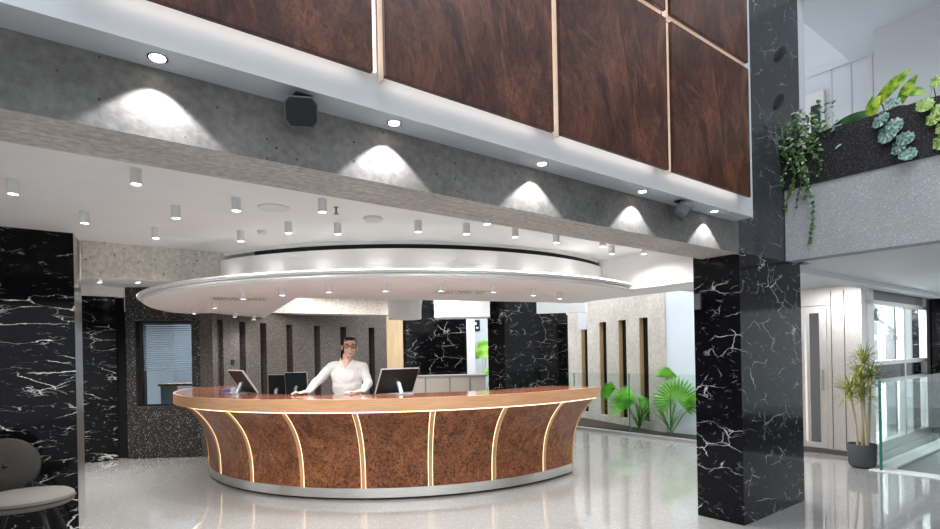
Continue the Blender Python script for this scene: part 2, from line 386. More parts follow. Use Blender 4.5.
# left marble pillar
c = MB().uvbox(-3.6, 0.205, 6.0, 6.44, 0, 2.65)
o = struct('wall_left', c, 'marble_pillar', 'black veined marble wall at the far left behind the round backed chair', 'wall')
c = MB().prism([P(0.206, 6.0), P(0.275, 6.44), P(0.206, 6.44)], 0, 2.65)
struct('trim_4', c, 'steel', 'polished metal end face of the left marble wall', 'trim')
# marble block at the back left, white downstand, small concrete stub
c = MB().uvbox(-2.5, 0.85, 10.0, 10.4, 0, 2.50)
struct('wall_back_left', c, 'marble_pillar', 'black marble wall in the recess left of the dark terrazzo wall', 'wall')
c = MB().uvbox(-2.5, 1.45, 9.98, 10.4, 2.50, 2.65)
struct('trim_5', c, 'white', 'white downstand above the recessed marble wall', 'trim')
c = MB().prism([(-5.33, 8.5), (-4.98, 8.54), (-4.98, 8.8), (-5.33, 8.8)], 2.28, 2.5)
struct('trim_6', c, 'conc_warm', 'small square concrete stub above the dark terrazzo wall', 'beam')
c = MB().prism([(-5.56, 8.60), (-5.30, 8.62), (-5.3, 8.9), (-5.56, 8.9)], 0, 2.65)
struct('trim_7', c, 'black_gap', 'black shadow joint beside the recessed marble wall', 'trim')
# dark terrazzo wall with window
x0, x1 = -5.30, -3.985
def wl(x): return 8.48+(x+5.30)*0.10
wx0, wx1 = -5.16, -4.34
w = MB()
def seg(xa, xb, za, zb, th=0.28): w.prism([(xa, wl(xa)), (xb, wl(xb)), (xb, wl(xb)+th), (xa, wl(xa)+th)], za, zb)
seg(x0, wx0, 0, 2.28); seg(wx1, x1, 0, 2.28); seg(wx0, wx1, 0, 0.80); seg(wx0, wx1, 2.13, 2.28); seg(x0, x1, 2.28, 2.65)
struct('wall_back_terrazzo', w, 'terr_dark', 'dark speckled terrazzo wall holding the office window', 'wall')
# office window
win = empty('window_1', (-4.75, 8.6, 0.80), 'wide office window with smoked glass in the dark terrazzo wall', 'window', kind='structure')
m = MB()
for xa, xb, za, zb in ((wx0, wx0+0.05, 0.8, 2.13), (wx1-0.012, wx1, 0.8, 2.13), (wx0, wx1, 0.8, 0.83), (wx0, wx1, 2.10, 2.13)):
    m.prism([(xa, wl(xa)+0.06), (xb, wl(xb)+0.06), (xb, wl(xb)+0.12), (xa, wl(xa)+0.12)], za, zb)
m.build('window_frame', 'black', win)
xa, xb = wx0+0.05, wx1-0.025
MB().prism([(xa, wl(xa)+0.085), (xb, wl(xb)+0.085), (xb, wl(xb)+0.095), (xa, wl(xa)+0.095)], 0.83, 2.10).build('window_glass', 'glass_grey', win)
# slats put in for the hazy reflections on the upper half of the window
bl = empty('reflection_slats', (-4.75, 8.72, 2.0), 'pale slats standing in for reflections at the top of the office window', 'reflection slats')
m = MB()
for i in range(22):
    m.box((-4.75, 8.70, 2.08-i*0.034), (0.78, 0.028, 0.004), Matrix.Rotation(0.10, 3, 'Z') @ Matrix.Rotation(0.7, 3, 'X'))
m.build('slats', 'pale_wall', bl)
MB().box((-4.75, 8.70, 2.10), (0.78, 0.04, 0.03), Matrix.Rotation(0.10, 3, 'Z')).build('slat_rail', 'white_fix', bl)
# office room behind the window
m = MB().prism([(-5.6, 10.4), (-4.2, 10.5), (-4.2, 10.6), (-5.6, 10.5)], 0, 2.65)
struct('wall_office', m, 'pale_wall', 'pale rear wall of the office seen through the window', 'wall')
lamp('office_lamp', 'AREA', (-4.8, 9.5, 2.6), 30, (0.97, 0.98, 1.0), 0.8)
# office desk
dk = empty('office_desk', (-4.8, 9.5, 0), 'wooden office desk behind the smoked window', 'desk')
MB().box((-4.75, 9.4, 1.10), (0.9, 0.5, 0.035)).build('desk_top', 'tan', dk)
for sx in (-0.4, 0.4): MB().box((-4.75+sx, 9.4, 0.54), (0.04, 0.46, 1.08)).build('leg', 'white_fix', dk)

# curved slotted wall, left of centre
AC, AR = (2.11, 7.37), 6.20
slots = [atan2(p[1]-AC[1], p[0]-AC[0]) for p in ((-3.95, 8.70), (-3.84, 9.23), (-3.62, 9.69), (-3.37, 10.28), (-3.02, 10.87), (-2.62, 11.39), (-2.13, 11.91))]
hw = 0.075/AR
w = MB()
edges = [slots[0]+0.030] + [a+s*hw for a in slots for s in (1, -1)] + [slots[-1]-0.075]
pr = lambda za, zb: [(AR, za), (AR, zb), (AR+0.22, zb), (AR+0.22, za)]
for i in range(0, len(edges), 2): w.arc(AC, pr(0.30, 2.136), edges[i], edges[i+1], 4)
w.arc(AC, pr(0, 0.30), edges[0], edges[-1], 40); w.arc(AC, pr(2.136, 2.65), edges[0], edges[-1], 40)
struct('wall_back_curved', w, 'terr_grey', 'curved brown grey terrazzo wall with tall narrow slots behind the counter', 'wall', weld=False)
w = MB().arc(AC, [(AR+0.22, 0.2), (AR+0.22, 2.3), (AR+0.26, 2.3), (AR+0.26, 0.2)], slots[0]+0.018, edges[-1], 30)
struct('trim_8', w, 'black_gap', 'black glass backing behind the slots of the curved wall', 'glazing')
# concrete strip above it
c = MB().prism([(-3.75, 9.75), (-1.55, 10.98), (-1.75, 11.35), (-3.95, 10.1)], 2.33, 2.65)
struct('trim_9', c, 'conc_warm', 'pale concrete beam above the curved slotted wall', 'beam')
# tan panel, marble, white pier, pale wall
c = MB().prism([(-2.02, 12.1), (-1.50, 12.25), (-1.5, 12.4), (-2.02, 12.25)], 0, 2.45)
struct('wall_panel_tan', c, 'tan', 'tan wood wall panel right of the curved slotted wall', 'wall')
c = MB().prism([(-1.55, 12.45), (-1.42, 12.35), (-0.07, 12.7), (-0.07, 12.95), (-1.55, 12.9)], 0, 2.9)
struct('wall_back_marble', c, 'marble_far', 'black marble wall behind the counter between tan panel and white pier', 'wall')
c = MB().prism([(-0.07, 12.6), (0.12, 12.65), (0.12, 12.9), (-0.07, 12.9)], 0, 2.9)
struct('trim_10', c, 'white_cool', 'slim white pier right of the black marble back wall', 'pier')
c = MB().prism([(-3.2, 14.2), (4.0, 14.2), (4.0, 14.4), (-3.2, 14.4)], 0, 3.6)
struct('wall_back', c, 'pale_wall', 'pale blue white wall at the far back', 'wall')
# white boxes under the rear ceiling
c = MB().prism([(-0.60, 9.45), (0.36, 9.55), (0.36, 10.1), (-0.60, 10.0)], 2.16, 2.65)
struct('trim_11', c, 'white', 'white boxed bulkhead left of the rear marble pier', 'bulkhead')
c = MB().prism([(1.16, 9.45), (1.98, 9.35), (2.02, 9.42), (1.19, 9.53)], 2.19, 2.65)
struct('trim_12', c, 'white', 'white boxed bulkhead in front of the rear marble pier', 'bulkhead')
# rear black marble block
q0 = Vector((0.61, 9.6, 0)); du = Vector((CT, ST, 0)); dv = Vector((-ST, CT, 0))
c = MB().prism([q0, q0+du*1.62, q0+du*1.62+dv*0.46, q0+dv*0.46], 0, 2.24)
struct('wall_pier_rear', c, 'marble', 'black marble pier standing behind the right half of the counter', 'pier')
c = MB().prism([q0+du*0.02+dv*0.02, q0+du*1.60+dv*0.02, q0+du*1.6+dv*0.44, q0+du*0.02+dv*0.44], 2.24, 2.9)
struct('trim_13', c, 'marble', 'set back top of the rear black marble pier', 'pier')
# grey posts right of block
c = MB().prism([(2.25, 11.3), (2.40, 11.25), (2.42, 11.4), (2.27, 11.45)], 1.98, 2.5)
struct('trim_14', c, 'white_cool', 'pale grey box right of the rear marble pier', 'trim')
# travertine wall with slots, right
ta = Vector((2.30, 12.95, 0)); tb = Vector((3.47, 9.78, 0)); td = (tb-ta).normalized(); tn = Vector((-td.y, td.x, 0))
if tn.x < 0: tn = -tn
def tpt(px, py): # distance along wall
    return (Vector((px, py, 0))-ta).dot(td)
cents = [tpt(2.53, 12.26), tpt(2.73, 11.56), tpt(2.97, 10.93), tpt(3.22, 10.32)]
tw = 0.13; w = MB()
def tseg(s0, s1, z0, z1, th=0.10, off=0.0, mb=None):
    a = ta+td*s0+tn*off; bq = ta+td*s1+tn*off
    (mb or w).prism([a, bq, bq+tn*th, a+tn*th], z0, z1)
ed = [0.0]
for q in cents: ed += [q-tw, q+tw]
ed.append((tb-ta).length)
for i in range(0, len(ed), 2): tseg(ed[i], ed[i+1], 0.18, 2.136)
tseg(0, ed[-1], 0, 0.18); tseg(0, ed[-1], 2.136, 4.4)
struct('wall_right', w, 'travertine', 'pale travertine wall with tall slots on the right behind the palms', 'wall')
w2 = MB(); tseg(0, ed[-1], 0.1, 2.3, 0.03, 0.102, w2)
struct('trim_15', w2, 'black_gloss', 'black glass backing behind the travertine slots', 'glazing')
w3 = MB()
for q in cents: tseg(q-tw, q-tw+0.012, 0.18, 2.13, 0.085, 0.01, w3)
struct('trim_16', w3, 'amber', 'ochre reveals lining the travertine slots', 'trim')
# white wall + lift wall along u=8.75
c = MB().uvbox(8.75, 8.95, 3.62, 5.62, 0, 4.4)
struct('wall_court', c, 'pale_wall', 'tall white wall between the travertine wall and the lift', 'wall')
# ---- big column
c = MB().uvbox(4.68, 5.90, 2.30, 2.72, 0, 2.33)
struct('wall_column', c, 'marble_col', 'large black marble column in the right foreground', 'column')
c = MB().uvbox(4.68, 5.97, 2.305, 2.72, 2.33, 7.0)
struct('wall_column_upper', c, marble('grey_black_marble', (58, 60, 64), 6.1, 0.12, (1.2, 1.2, 1.6), 0.5, 0.012, 0.35), 'dark grey marble upper shaft of the foreground column', 'column')
c = MB().uvbox(5.98, 6.13, 2.31, 2.5, 3.2, 7.0)
struct('trim_17', c, 'white_cool', 'white upright strip on the right edge of the upper column', 'trim')
for u_, z_, w_ in ((5.55, 4.29, 'upper'), (5.51, 3.83, 'lower')):  # flattened domes put in for dark reflections in the polished marble
    o = MB().ell(P(u_, 2.303, z_), (0.15, 0.02, 0.05), Matrix.Rotation(TH, 3, 'Z') @ Matrix.Rotation(radians(-38), 3, 'Y')).build('oval_reflection', 'black', smooth=True)
    tag(o, w_+' dark oval reflection modelled on the upper marble column', 'modelled reflection', 'dark oval reflections modelled on the upper column')
# balcony front and soffit
c = MB().uvbox(5.58, 5.75, -3.0, 2.299, 2.33, 3.0)
struct('wall_balcony', c, 'render', 'pale grey speckled balcony front at the upper right', 'balcony')
c = MB().uvbox(5.75, 12.6, -3.0, 2.299, 2.36, 2.9).uvbox(6.2, 8.75, 2.299, 4.4, 2.36, 2.9).uvbox(8.75, 12.6, 2.299, 2.66, 2.36, 2.9)
struct('ceiling_balcony', c, 'white_cool', 'white underside of the balcony in front of the lift', 'ceiling')
c = MB().uvbox(6.1, 12.4, 2.45, 2.66, 2.30, 2.36)
struct('trim_18', c, 'white_cool', 'shallow dropped strip across the balcony underside', 'trim')
# upper floor wall and slabs
c = MB().uvbox(8.2, 8.35, 0.2, 3.3, 2.9, 6.4)
struct('wall_upper', c, 'white_cool', 'white panelled upper floor wall above the balcony', 'wall')
m = MB()
for v in (2.77, 2.55): m.uvbox(8.19, 8.2, v, v+0.008, 2.9, 5.14)
m.uvbox(8.17, 8.2, 1.9, 3.3, 5.14, 5.22)
struct('trim_19', m, 'slab', 'thin grey joints in the upper floor wall panels', 'trim')
wn = empty('window_2', P(8.18, 2.6, 3.5), 'white framed window in the upper floor wall beside the column', 'window', kind='structure')
MB().uvbox(8.14, 8.19, 2.85, 3.12, 3.2, 4.9).build('window_frame', 'white_fix', wn)
MB().uvbox(8.125, 8.14, 2.89, 3.0, 3.2, 4.72).build('window_glass', 'screen', wn)
m = MB().uvbox(-1, 7.87, -3, 2.45, 5.0, 5.2)
m = MB().uvbox(5.98, 7.87, -2.5, 2.45, 5.0, 5.25)
struct('ceiling_upper', m, 'slab', 'grey soffit of the floor above, seen at the top right', 'ceiling')
m = MB().uvbox(7.9, 7.94, 2.24, 2.29, 2.9, 5.0)
struct('trim_20', m, 'white_fix', 'white round edged post behind the balcony plants', 'post')
m = MB().uvbox(7.3, 7.5, -3.0, 2.05, 2.9, 5.0)
struct('wall_upper_right', m, 'slab', 'smooth grey upper wall behind the trailing plants', 'wall')
# planter box on balcony
pl = MB().uvbox(5.56, 6.0, -3.0, 2.298, 3.0, 3.45)
struct('wall_planter', pl, 'terr_black', 'black speckled planter parapet on top of the balcony front', 'planter')
m = MB().uvbox(5.60, 5.96, -3.0, 2.2, 3.451, 3.47)
tag(m.build('planter_soil', 'soil'), 'dark soil filling the balcony planter', 'soil', kind='stuff')

# lift wall: brushed steel along u=8.75
lw = MB().uvbox(8.75, 8.95, 2.66, 3.62, 0, 2.36)
struct('wall_lift', lw, 'steel_v', 'brushed steel lift wall behind the potted dracaena', 'wall')
m = MB()
for v in (2.86, 3.02): m.uvbox(8.742, 8.75, v, v+0.008, 0.08, 2.3)
m.uvbox(8.742, 8.75, 3.02, 3.62, 2.10, 2.108).uvbox(8.735, 8.75, 2.66, 3.62, 0, 0.07)
struct('trim_21', m, 'steel_dark', 'dark joints and plinth of the steel lift wall', 'trim')
dr = empty('door_1', P(8.74, 3.28, 0), 'narrow steel lift door with a tall glass strip', 'door', kind='structure')
MB().uvbox(8.72, 8.75, 3.08, 3.55, 0.08, 2.06).build('door_leaf', 'steel_v', dr)
MB().uvbox(8.712, 8.72, 3.17, 3.29, 0.16, 2.0).build('door_glass', 'steel_grey', dr)
MB().tube([P(8.68, 3.13, 0.9), P(8.68, 3.13, 1.2)], 0.012).build('handle', 'steel', dr)
MB().uvbox(8.712, 8.722, 3.33, 3.36, 0.16, 2.0).build('door_rail', 'white_fix', dr)
# glazed lift front along v=2.68 from u=8.95 to 11.9
gw = empty('window_3', P(10.4, 2.68, 0), 'tall steel framed glazed lift shaft front on the right', 'window', kind='structure')
g0, g1 = 8.95, 11.95
m = MB()
for u in (g0, g1-0.22): m.uvbox(u, u+0.22, 2.64, 2.74, 0, 2.36)
for z0_, z1_ in ((2.10, 2.16), (1.24, 1.30), (0.98, 1.04), (0.0, 0.14)): m.uvbox(g0, g1, 2.64, 2.74, z0_, z1_)
m.uvbox(10.55, 10.63, 2.65, 2.72, 0.14, 2.1)
m.build('window_frame', 'steel', gw, bevel=0.004)
MB().uvbox(g0+0.2, g1-0.22, 2.68, 2.70, 2.16, 2.34).build('top_panel', 'steel_dark', gw)
MB().uvbox(g0+0.2, g1-0.22, 2.68, 2.70, 1.04, 1.24).build('black_panel', 'marble', gw)
MB().uvbox(g0+0.2, g1-0.22, 2.685, 2.695, 1.30, 2.10).build('window_glass', 'glass', gw)
MB().uvbox(g0+0.2, g1-0.22, 2.685, 2.695, 0.14, 0.98).build('window_glass', 'glass', gw)
# shaft interior
c = MB().uvbox(8.95, 12.6, 4.3, 4.4, 0, 2.36)
struct('wall_shaft', c, 'white_cool', 'white rear wall of the lift shaft', 'wall')
cab = empty('lift_rail', P(10.2, 3.6, 0), 'white steel guide frame inside the lift shaft', 'frame')
for u, wd, mt in ((9.75, 0.16, 'white_fix'), (10.3, 0.3, 'white_fix'), (11.3, 0.14, 'white_fix'), (9.45, 0.08, 'steel_dark'), (11.8, 0.1, 'steel_dark'), (12.2, 0.14, 'white_fix')):
    MB().uvbox(u, u+wd, 3.1, 3.2, 0, 2.36).build('upright', mt, cab)
MB().tube([P(10.7, 3.15, 2.05), P(11.9, 3.15, 1.8)], 0.05, 6).build('diagonal', 'white_fix', cab)
MB().uvbox(10.6, 12.2, 3.12, 3.18, 1.62, 1.70).build('crossbar', 'white_fix', cab)
whl = empty('pulley_wheel', P(10.17, 2.9, 2.0), 'round black and white pulley behind the top of the lift glazing', 'pulley')
ax = Vector((ST, -CT, 0))
MB().lathe(P(10.17, 2.9, 2.0), [(0.03, -0.02), (0.095, -0.02), (0.11, 0.0), (0.095, 0.02), (0.03, 0.02)], 24, axis=ax).build('rim', 'black', whl, smooth=True)
MB().lathe(P(10.17, 2.87, 2.0), [(0.001, 0), (0.06, 0), (0.06, 0.01), (0.001, 0.01)], 24, axis=ax).build('hub', 'white_fix', whl)
lamp('lift_lamp', 'AREA', P(10.8, 3.3, 2.7), 300, (0.95, 0.98, 1), 1.6, (radians(35), 0, TH), size_y=0.8)
lamp('lobby_fill', 'AREA', P(6.9, 3.2, 2.355), 32, (1, 1, 1), 1.0, (0, 0, TH))  # added area light that brightens the steel lift wall
# dark marble at the far right
c = MB().uvbox(12.0, 12.6, 2.45, 2.9, 0, 2.36)
struct('wall_pier_right', c, 'marble', 'black marble pier at the far right edge beside the lift', 'pier')
# floor kerbs and stair landing
c = MB().uvbox(8.14, 12.8, 2.14, 2.36, 0, 0.04).uvbox(7.90, 8.14, -1.5, 2.36, 0, 0.012)
struct('trim_22', c, 'kerb_white', 'white stone kerb around the stair opening', 'kerb')
c = MB().uvbox(8.14, 12.8, -1.5, 2.14, 0, 0.014)
struct('floor_landing', c, 'mat_grey', 'dark grey sunken landing behind the glass balustrade', 'floor')

# walnut panels
uu = [-2.07, -0.99, 0.07, 1.13, 2.21, 3.29, 4.41]
first = True
for row, (z0_, z1_) in enumerate(((2.69, 3.69), (3.74, 4.9))):
    for i in range(len(uu)-1):
        u0, u1 = uu[i]+0.030, uu[i+1]-0.030
        nm = {(0, 5): 'rightmost walnut burl wall panel of the lower row, beside the marble column',
              (0, 4): 'second walnut burl panel from the right in the lower row',
              (0, 3): 'middle walnut burl wall panel of the lower row between two lit vertical seams',
              (0, 2): 'left walnut burl wall panel at the top above the white spotlight box',
              (1, 5): 'upper walnut burl panel at the top right corner above the slanting lit seam',
              (1, 4): 'small visible tip of the upper walnut panel left of the vertical seam'}.get((row, i))
        if nm is None: continue
        o = MB().uvbox(u0, u1, 2.05, 2.075, z0_, z1_).build('wall_panel', 'walnut', bevel=0.003)
        tag(o, nm, 'wall panel', 'walnut burl panels on the upper wall')
        MB().uvbox(u0, u0+0.012, 2.0755, 2.118, z0_, z1_).build('side_edge', 'edge_wood', o)
        if row: MB().uvbox(u0+0.013, u1, 2.0755, 2.118, z0_, z0_+0.012).build('bottom_edge', 'edge_wood', o)
        MB().uvbox(u0+0.06, u1-0.06, 2.075, 2.139, z0_+0.05, z1_-0.05).build('backing', 'white_fix', o)
# LED coves behind panels
def strip(name, label, *bx, mat='led_cool'):
    m = MB()
    for q in bx: m.uvbox(*q)
    return tag(m.build(name, mat), label, 'led strip')
strip('led_strip', 'white LED line hidden under the bottom edge of the walnut panels', *[(uu[i]+0.06, uu[i+1]-0.06, 2.085, 2.10, 2.715, 2.725) for i in range(6)])
for k, u in enumerate(uu[3:6]):
    o = strip('led_strip', ['LED line in the left vertical seam of the walnut panels', 'LED line in the middle vertical seam of the walnut panels', 'LED line in the right vertical seam of the walnut panels'][k], (u-0.028, u+0.028, 2.132, 2.139, 2.74, 4.9), mat='led_seam')
strip('led_strip', 'LED line in the slanting seam between walnut panel rows', (1.2, 4.36, 2.132, 2.139, 3.69, 3.74), mat='led_seam')

# ---------------------------------------------------------------- canopy over the counter
def pt_on(R, a): return (CC[0]+R*cos(a), CC[1]+R*sin(a))
can = empty('ceiling_canopy', (CC[0], CC[1], 2.23), 'round stepped white ceiling canopy hanging above the wooden counter', 'canopy', kind='structure')
def canopy_poly(R):
    pts = []
    a0, a1 = radians(-30), radians(-176)
    for k in range(73):
        pts.append(pt_on(R, a0+(a1-a0)*k/72))
    pts += [(-4.15, 9.15), (-3.79, 10.05), (-2.08, 6.62), (1.66, 8.06)]
    return pts
MB().prism(canopy_poly(3.50), 2.23, 2.246).build('lower_disc', 'white', can)
MB().prism(canopy_poly(3.525), 2.246, 2.262).build('lower_moulding', 'white', can)
MB().prism(canopy_poly(3.505), 2.262, 2.272).build('shadow_groove', 'white', can)
MB().prism(canopy_poly(3.55), 2.272, 2.288).build('middle_moulding', 'white', can)
MB().prism(canopy_poly(3.575), 2.288, 2.303).build('upper_disc', 'white', can)
MB().arc(CC, [(3.14, 2.30), (3.14, 2.567), (2.9, 2.567), (2.9, 2.30)], radians(-122), radians(-8), 96).build('frieze_ring', 'white', can, smooth=True)
MB().arc(CC, [(3.11, 2.567), (3.11, 2.615), (2.9, 2.615), (2.9, 2.567)], radians(-113), radians(-21), 96).build('black_slot', 'black_gap', can, smooth=True)
MB().arc(CC, [(3.10, 2.615), (3.10, 2.65), (2.9, 2.65), (2.9, 2.615)], radians(-122), radians(-8), 96).build('ring_top', 'white', can, smooth=True)
ORD = ('leftmost', 'second from the left', 'third from the left', 'fourth from the left', 'in the middle', 'fourth from the right', 'third from the right', 'second from the right', 'rightmost')
for k, a in enumerate((-118, -108, -98, -88, -78, -68, -58, -48, -36)):      # small uplights washing the frieze
    x, y = pt_on(3.26, radians(a))
    f_ = empty('uplight', (x, y, 2.305), 'small uplight on the canopy ledge washing the frieze, '+ORD[k], 'uplight', 'uplights on the canopy ledge')
    MB().cyl((x, y, 2.306), 0.018, 0, 0.012, 12).build('body', 'white_fix', f_)
    d = (Vector((CC[0], CC[1], 0))-Vector((x, y, 0))).normalized()
    lamp('uplight_lamp', 'SPOT', (x, y, 2.325), 0.30, (1, 0.97, 0.92), 0.01, None, angle=110, blend=0.6).rotation_euler = (Vector((d.x*0.5, d.y*0.5, 0.9))).to_track_quat('-Z', 'Y').to_euler()
# slotted air grilles in the canopy
def grille(cx, cy, rz, n, label):
    g = empty('air_grille', (cx, cy, 2.23), label, 'air grille', 'air grilles in the canopy underside')
    r = Matrix.Rotation(rz, 3, 'Z')
    g0 = MB().box((cx, cy, 2.228), (0.62, 0.34, 0.004), r)
    for i in range(n):
        for j in range(5):
            if RND.random() < 0.75:
                g0.box(Vector((cx, cy, 2.2255)) + r @ Vector(((i-(n-1)/2)*0.58/n, (j-2)*0.06, 0)), (0.022, 0.03, 0.002), r)
    o = g0.build('plate', ['white_fix', 'steel_dark'], g)
    for p in o.data.polygons[6:]: p.material_index = 1
grille(-2.75, 6.6, 0.3, 14, 'perforated white air grille in the left part of the canopy')
grille(-0.10, 6.35, 0.2, 12, 'perforated white air grille in the centre of the canopy')
# white drum below the ceiling
dm = MB().lathe((-0.93, 7.95, 0), [(0.232, 2.035), (0.238, 2.05), (0.238, 2.16), (0.245, 2.25), (0.27, 2.35), (0.27, 2.65)], 40)
tag(dm.build('ceiling_drum', 'white', smooth=True), 'white round drum hanging behind the canopy edge above the right monitor', 'ceiling drum')

tag(MB().uvbox(4.652, 4.679, 2.645, 2.705, 1.87, 2.01).build('wall_device', 'steel_grey', bevel=0.003), 'small grey device on the left edge of the foreground marble column', 'device')

# ---------------------------------------------------------------- ceiling cylinder lights
def make_cyl(h, r=0.032):
    e = empty('ceiling_light', (0, 0, 0), 'x', 'ceiling light', 'white cylinder spotlights on the ceiling')
    MB().lathe((0, 0, 0), [(r*0.86, 0.006), (r*0.9, 0.0), (r, 0.0), (r, h)], 20, cap=False).build('housing', 'white_fix', e, smooth=True)
    MB().lathe((0, 0, 0), [(0.001, 0.0055), (r*0.86, 0.0055), (r*0.86, 0.0065), (0.001, 0.0065)], 20).build('lens', 'lens', e)
    MB().cyl((0, 0, 0), r*0.99, h-0.004, h, 20).build('mount', 'white_fix', e)
    return e
proto = make_cyl(0.095)
fix = [(-2.82, 3.42, 'at the far left near the beam'), (-1.97, 3.28, 'left, closest to the concrete beam'), (-2.90, 4.17, 'just above the left marble pillar edge'),
       (-2.16, 4.08, 'left of centre beyond the beam scallop'), (-1.64, 3.91, 'beside the round ceiling speaker'), (-1.05, 3.99, 'near the beam above the canopy'),
       (-2.68, 4.73, 'over the short warm concrete beam'), (-2.03, 4.92, 'at the left end of the canopy frieze'), (-1.51, 4.64, 'above the left of the black slot'),
       (-1.11, 4.71, 'above the black slot, next to the smoke detector'), (-0.42, 4.69, 'above the middle of the black slot'), (-0.01, 4.81, 'right of the middle of the black slot'),
       (0.16, 4.46, 'tucked under the beam edge'), (0.43, 4.97, 'above the right of the black slot'), (0.85, 5.27, 'above the falling right part of the slot'),
       (1.35, 5.51, 'left one of the close pair by the slot end'), (1.55, 5.93, 'right one of the close pair by the slot end'), (1.91, 5.97, 'rightmost, beside the bulkhead')]
WARM = (1.0, 0.985, 0.965)
for i, (x, y, wh) in enumerate(fix):
    o = proto if i == 0 else copy_tree(proto)
    o.location = (x, y, 2.556); o['label'] = 'white cylinder ceiling light '+wh
    lamp('ceiling_light_lamp', 'SPOT', (x, y, 2.552), 27, WARM, 0.03, None, angle=165, blend=1.0)
cfix = [(-3.84, 7.68, 'far left at the canopy rear'), (-3.19, 6.90, 'left, in front of the office window'), (-3.59, 8.43, 'rear left over the first wall slot'), (-3.55, 9.05, 'at the pointed rear corner'),
        (-2.44, 5.95, 'beside the left air grille'), (-1.92, 5.66, 'near the slanted rear edge'), (-1.39, 5.47, 'above the person'), (-0.83, 5.48, 'left of the white drum'),
        (-0.28, 5.57, 'right of the white drum'), (0.26, 5.77, 'beside the central air grille'), (0.72, 6.15, 'in front of the rear marble pier'), (1.09, 6.59, 'rightmost under the canopy')]
proto2 = make_cyl(0.08)
for i, (x, y, wh) in enumerate(cfix):
    o = proto2 if i == 0 else copy_tree(proto2)
    o.location = (x, y, 2.150); o['label'] = 'white cylinder light under the canopy, '+wh; o['group'] = 'white cylinder spotlights under the canopy'
    lamp('canopy_light_lamp', 'SPOT', (x, y, 2.146), 18, (0.93, 0.97, 1.0), 0.03, None, angle=130, blend=0.9)
far = [(-4.35, 6.6, 'above the recess, nearest'), (-4.9, 7.3, 'above the recess, leftmost'), (-4.45, 7.4, 'above the recess, by the marble corner'), (-4.15, 6.95, 'above the recess, right one'), (-4.0, 6.6, 'above the recess by the short concrete beam')]
for i, (x, y, wh) in enumerate(far):
    o = copy_tree(proto); o.location = (x, y, 2.556); o['label'] = 'small white cylinder light '+wh; o['group'] = 'lights in the left recess'
    lamp('recess_light_lamp', 'SPOT', (x, y, 2.552), 60, WARM, 0.03, None, angle=140, blend=0.9)
# flush speaker, smoke detectors, sprinkler
o = MB().cyl((-1.47, 4.18, 0), 0.115, 2.643, 2.6495, 32).build('ceiling_speaker', 'white_fix'); tag(o, 'flush round white ceiling speaker left of the canopy', 'speaker')
o = MB().lathe((-0.78, 4.55, 0), [(0.05, 2.612), (0.075, 2.63), (0.08, 2.6495)], 24).build('smoke_detector', 'white_fix', smooth=True); tag(o, 'white smoke detector above the middle of the canopy', 'smoke detector')
o = MB().lathe((-1.84, 4.93, 0), [(0.035, 2.62), (0.045, 2.6495)], 20).build('smoke_detector', 'white_fix', smooth=True); tag(o, 'small white detector at the left end of the canopy frieze', 'smoke detector')
sp = empty('sprinkler_head', (-1.0, 4.2, 2.6), 'small metal sprinkler head above the canopy', 'sprinkler')
MB().lathe((-1.0, 4.2, 0), [(0.008, 2.60), (0.008, 2.64), (0.02, 2.6495)], 12).build('stem', 'steel_dark', sp); MB().cyl((-1.0, 4.2, 0), 0.02, 2.595, 2.60, 12).build('deflector', 'steel_dark', sp)

# downlights in the fascia soffit
dl = empty('downlight', (0, 0, 0), 'x', 'downlight', 'recessed downlights washing the concrete beam')
MB().lathe((0, 0, 0), [(0.026, -0.003), (0.026, 0.003), (0.034, 0.003), (0.034, -0.001)], 28, cap=False).build('ring', 'steel_dark', dl, smooth=True)
MB().lathe((0, 0, 0), [(0.001, 0.0), (0.0265, 0.0), (0.0265, 0.002), (0.001, 0.002)], 28).build('lens', 'lens', dl)
for i, (u, wh) in enumerate(((0.33, 'leftmost, above the brightest patch of concrete'), (1.29, 'second from the left, right of the black speaker'), (2.25, 'third from the left, under the middle walnut seam'), (3.20, 'fourth, left of the right black speaker'), (4.13, 'rightmost, beside the marble column'), (-0.63, 'beyond the left picture edge'))):
    if i == 5: break
    o = dl if i == 0 else copy_tree(dl)
    o.location = P(u, 2.215, 2.577); o['label'] = 'round recessed downlight '+wh
    lamp('downlight_lamp', 'SPOT', P(u, 2.215, 2.57), 11.0, (0.97, 0.98, 1.0), 0.012, None, angle=98, blend=0.2)

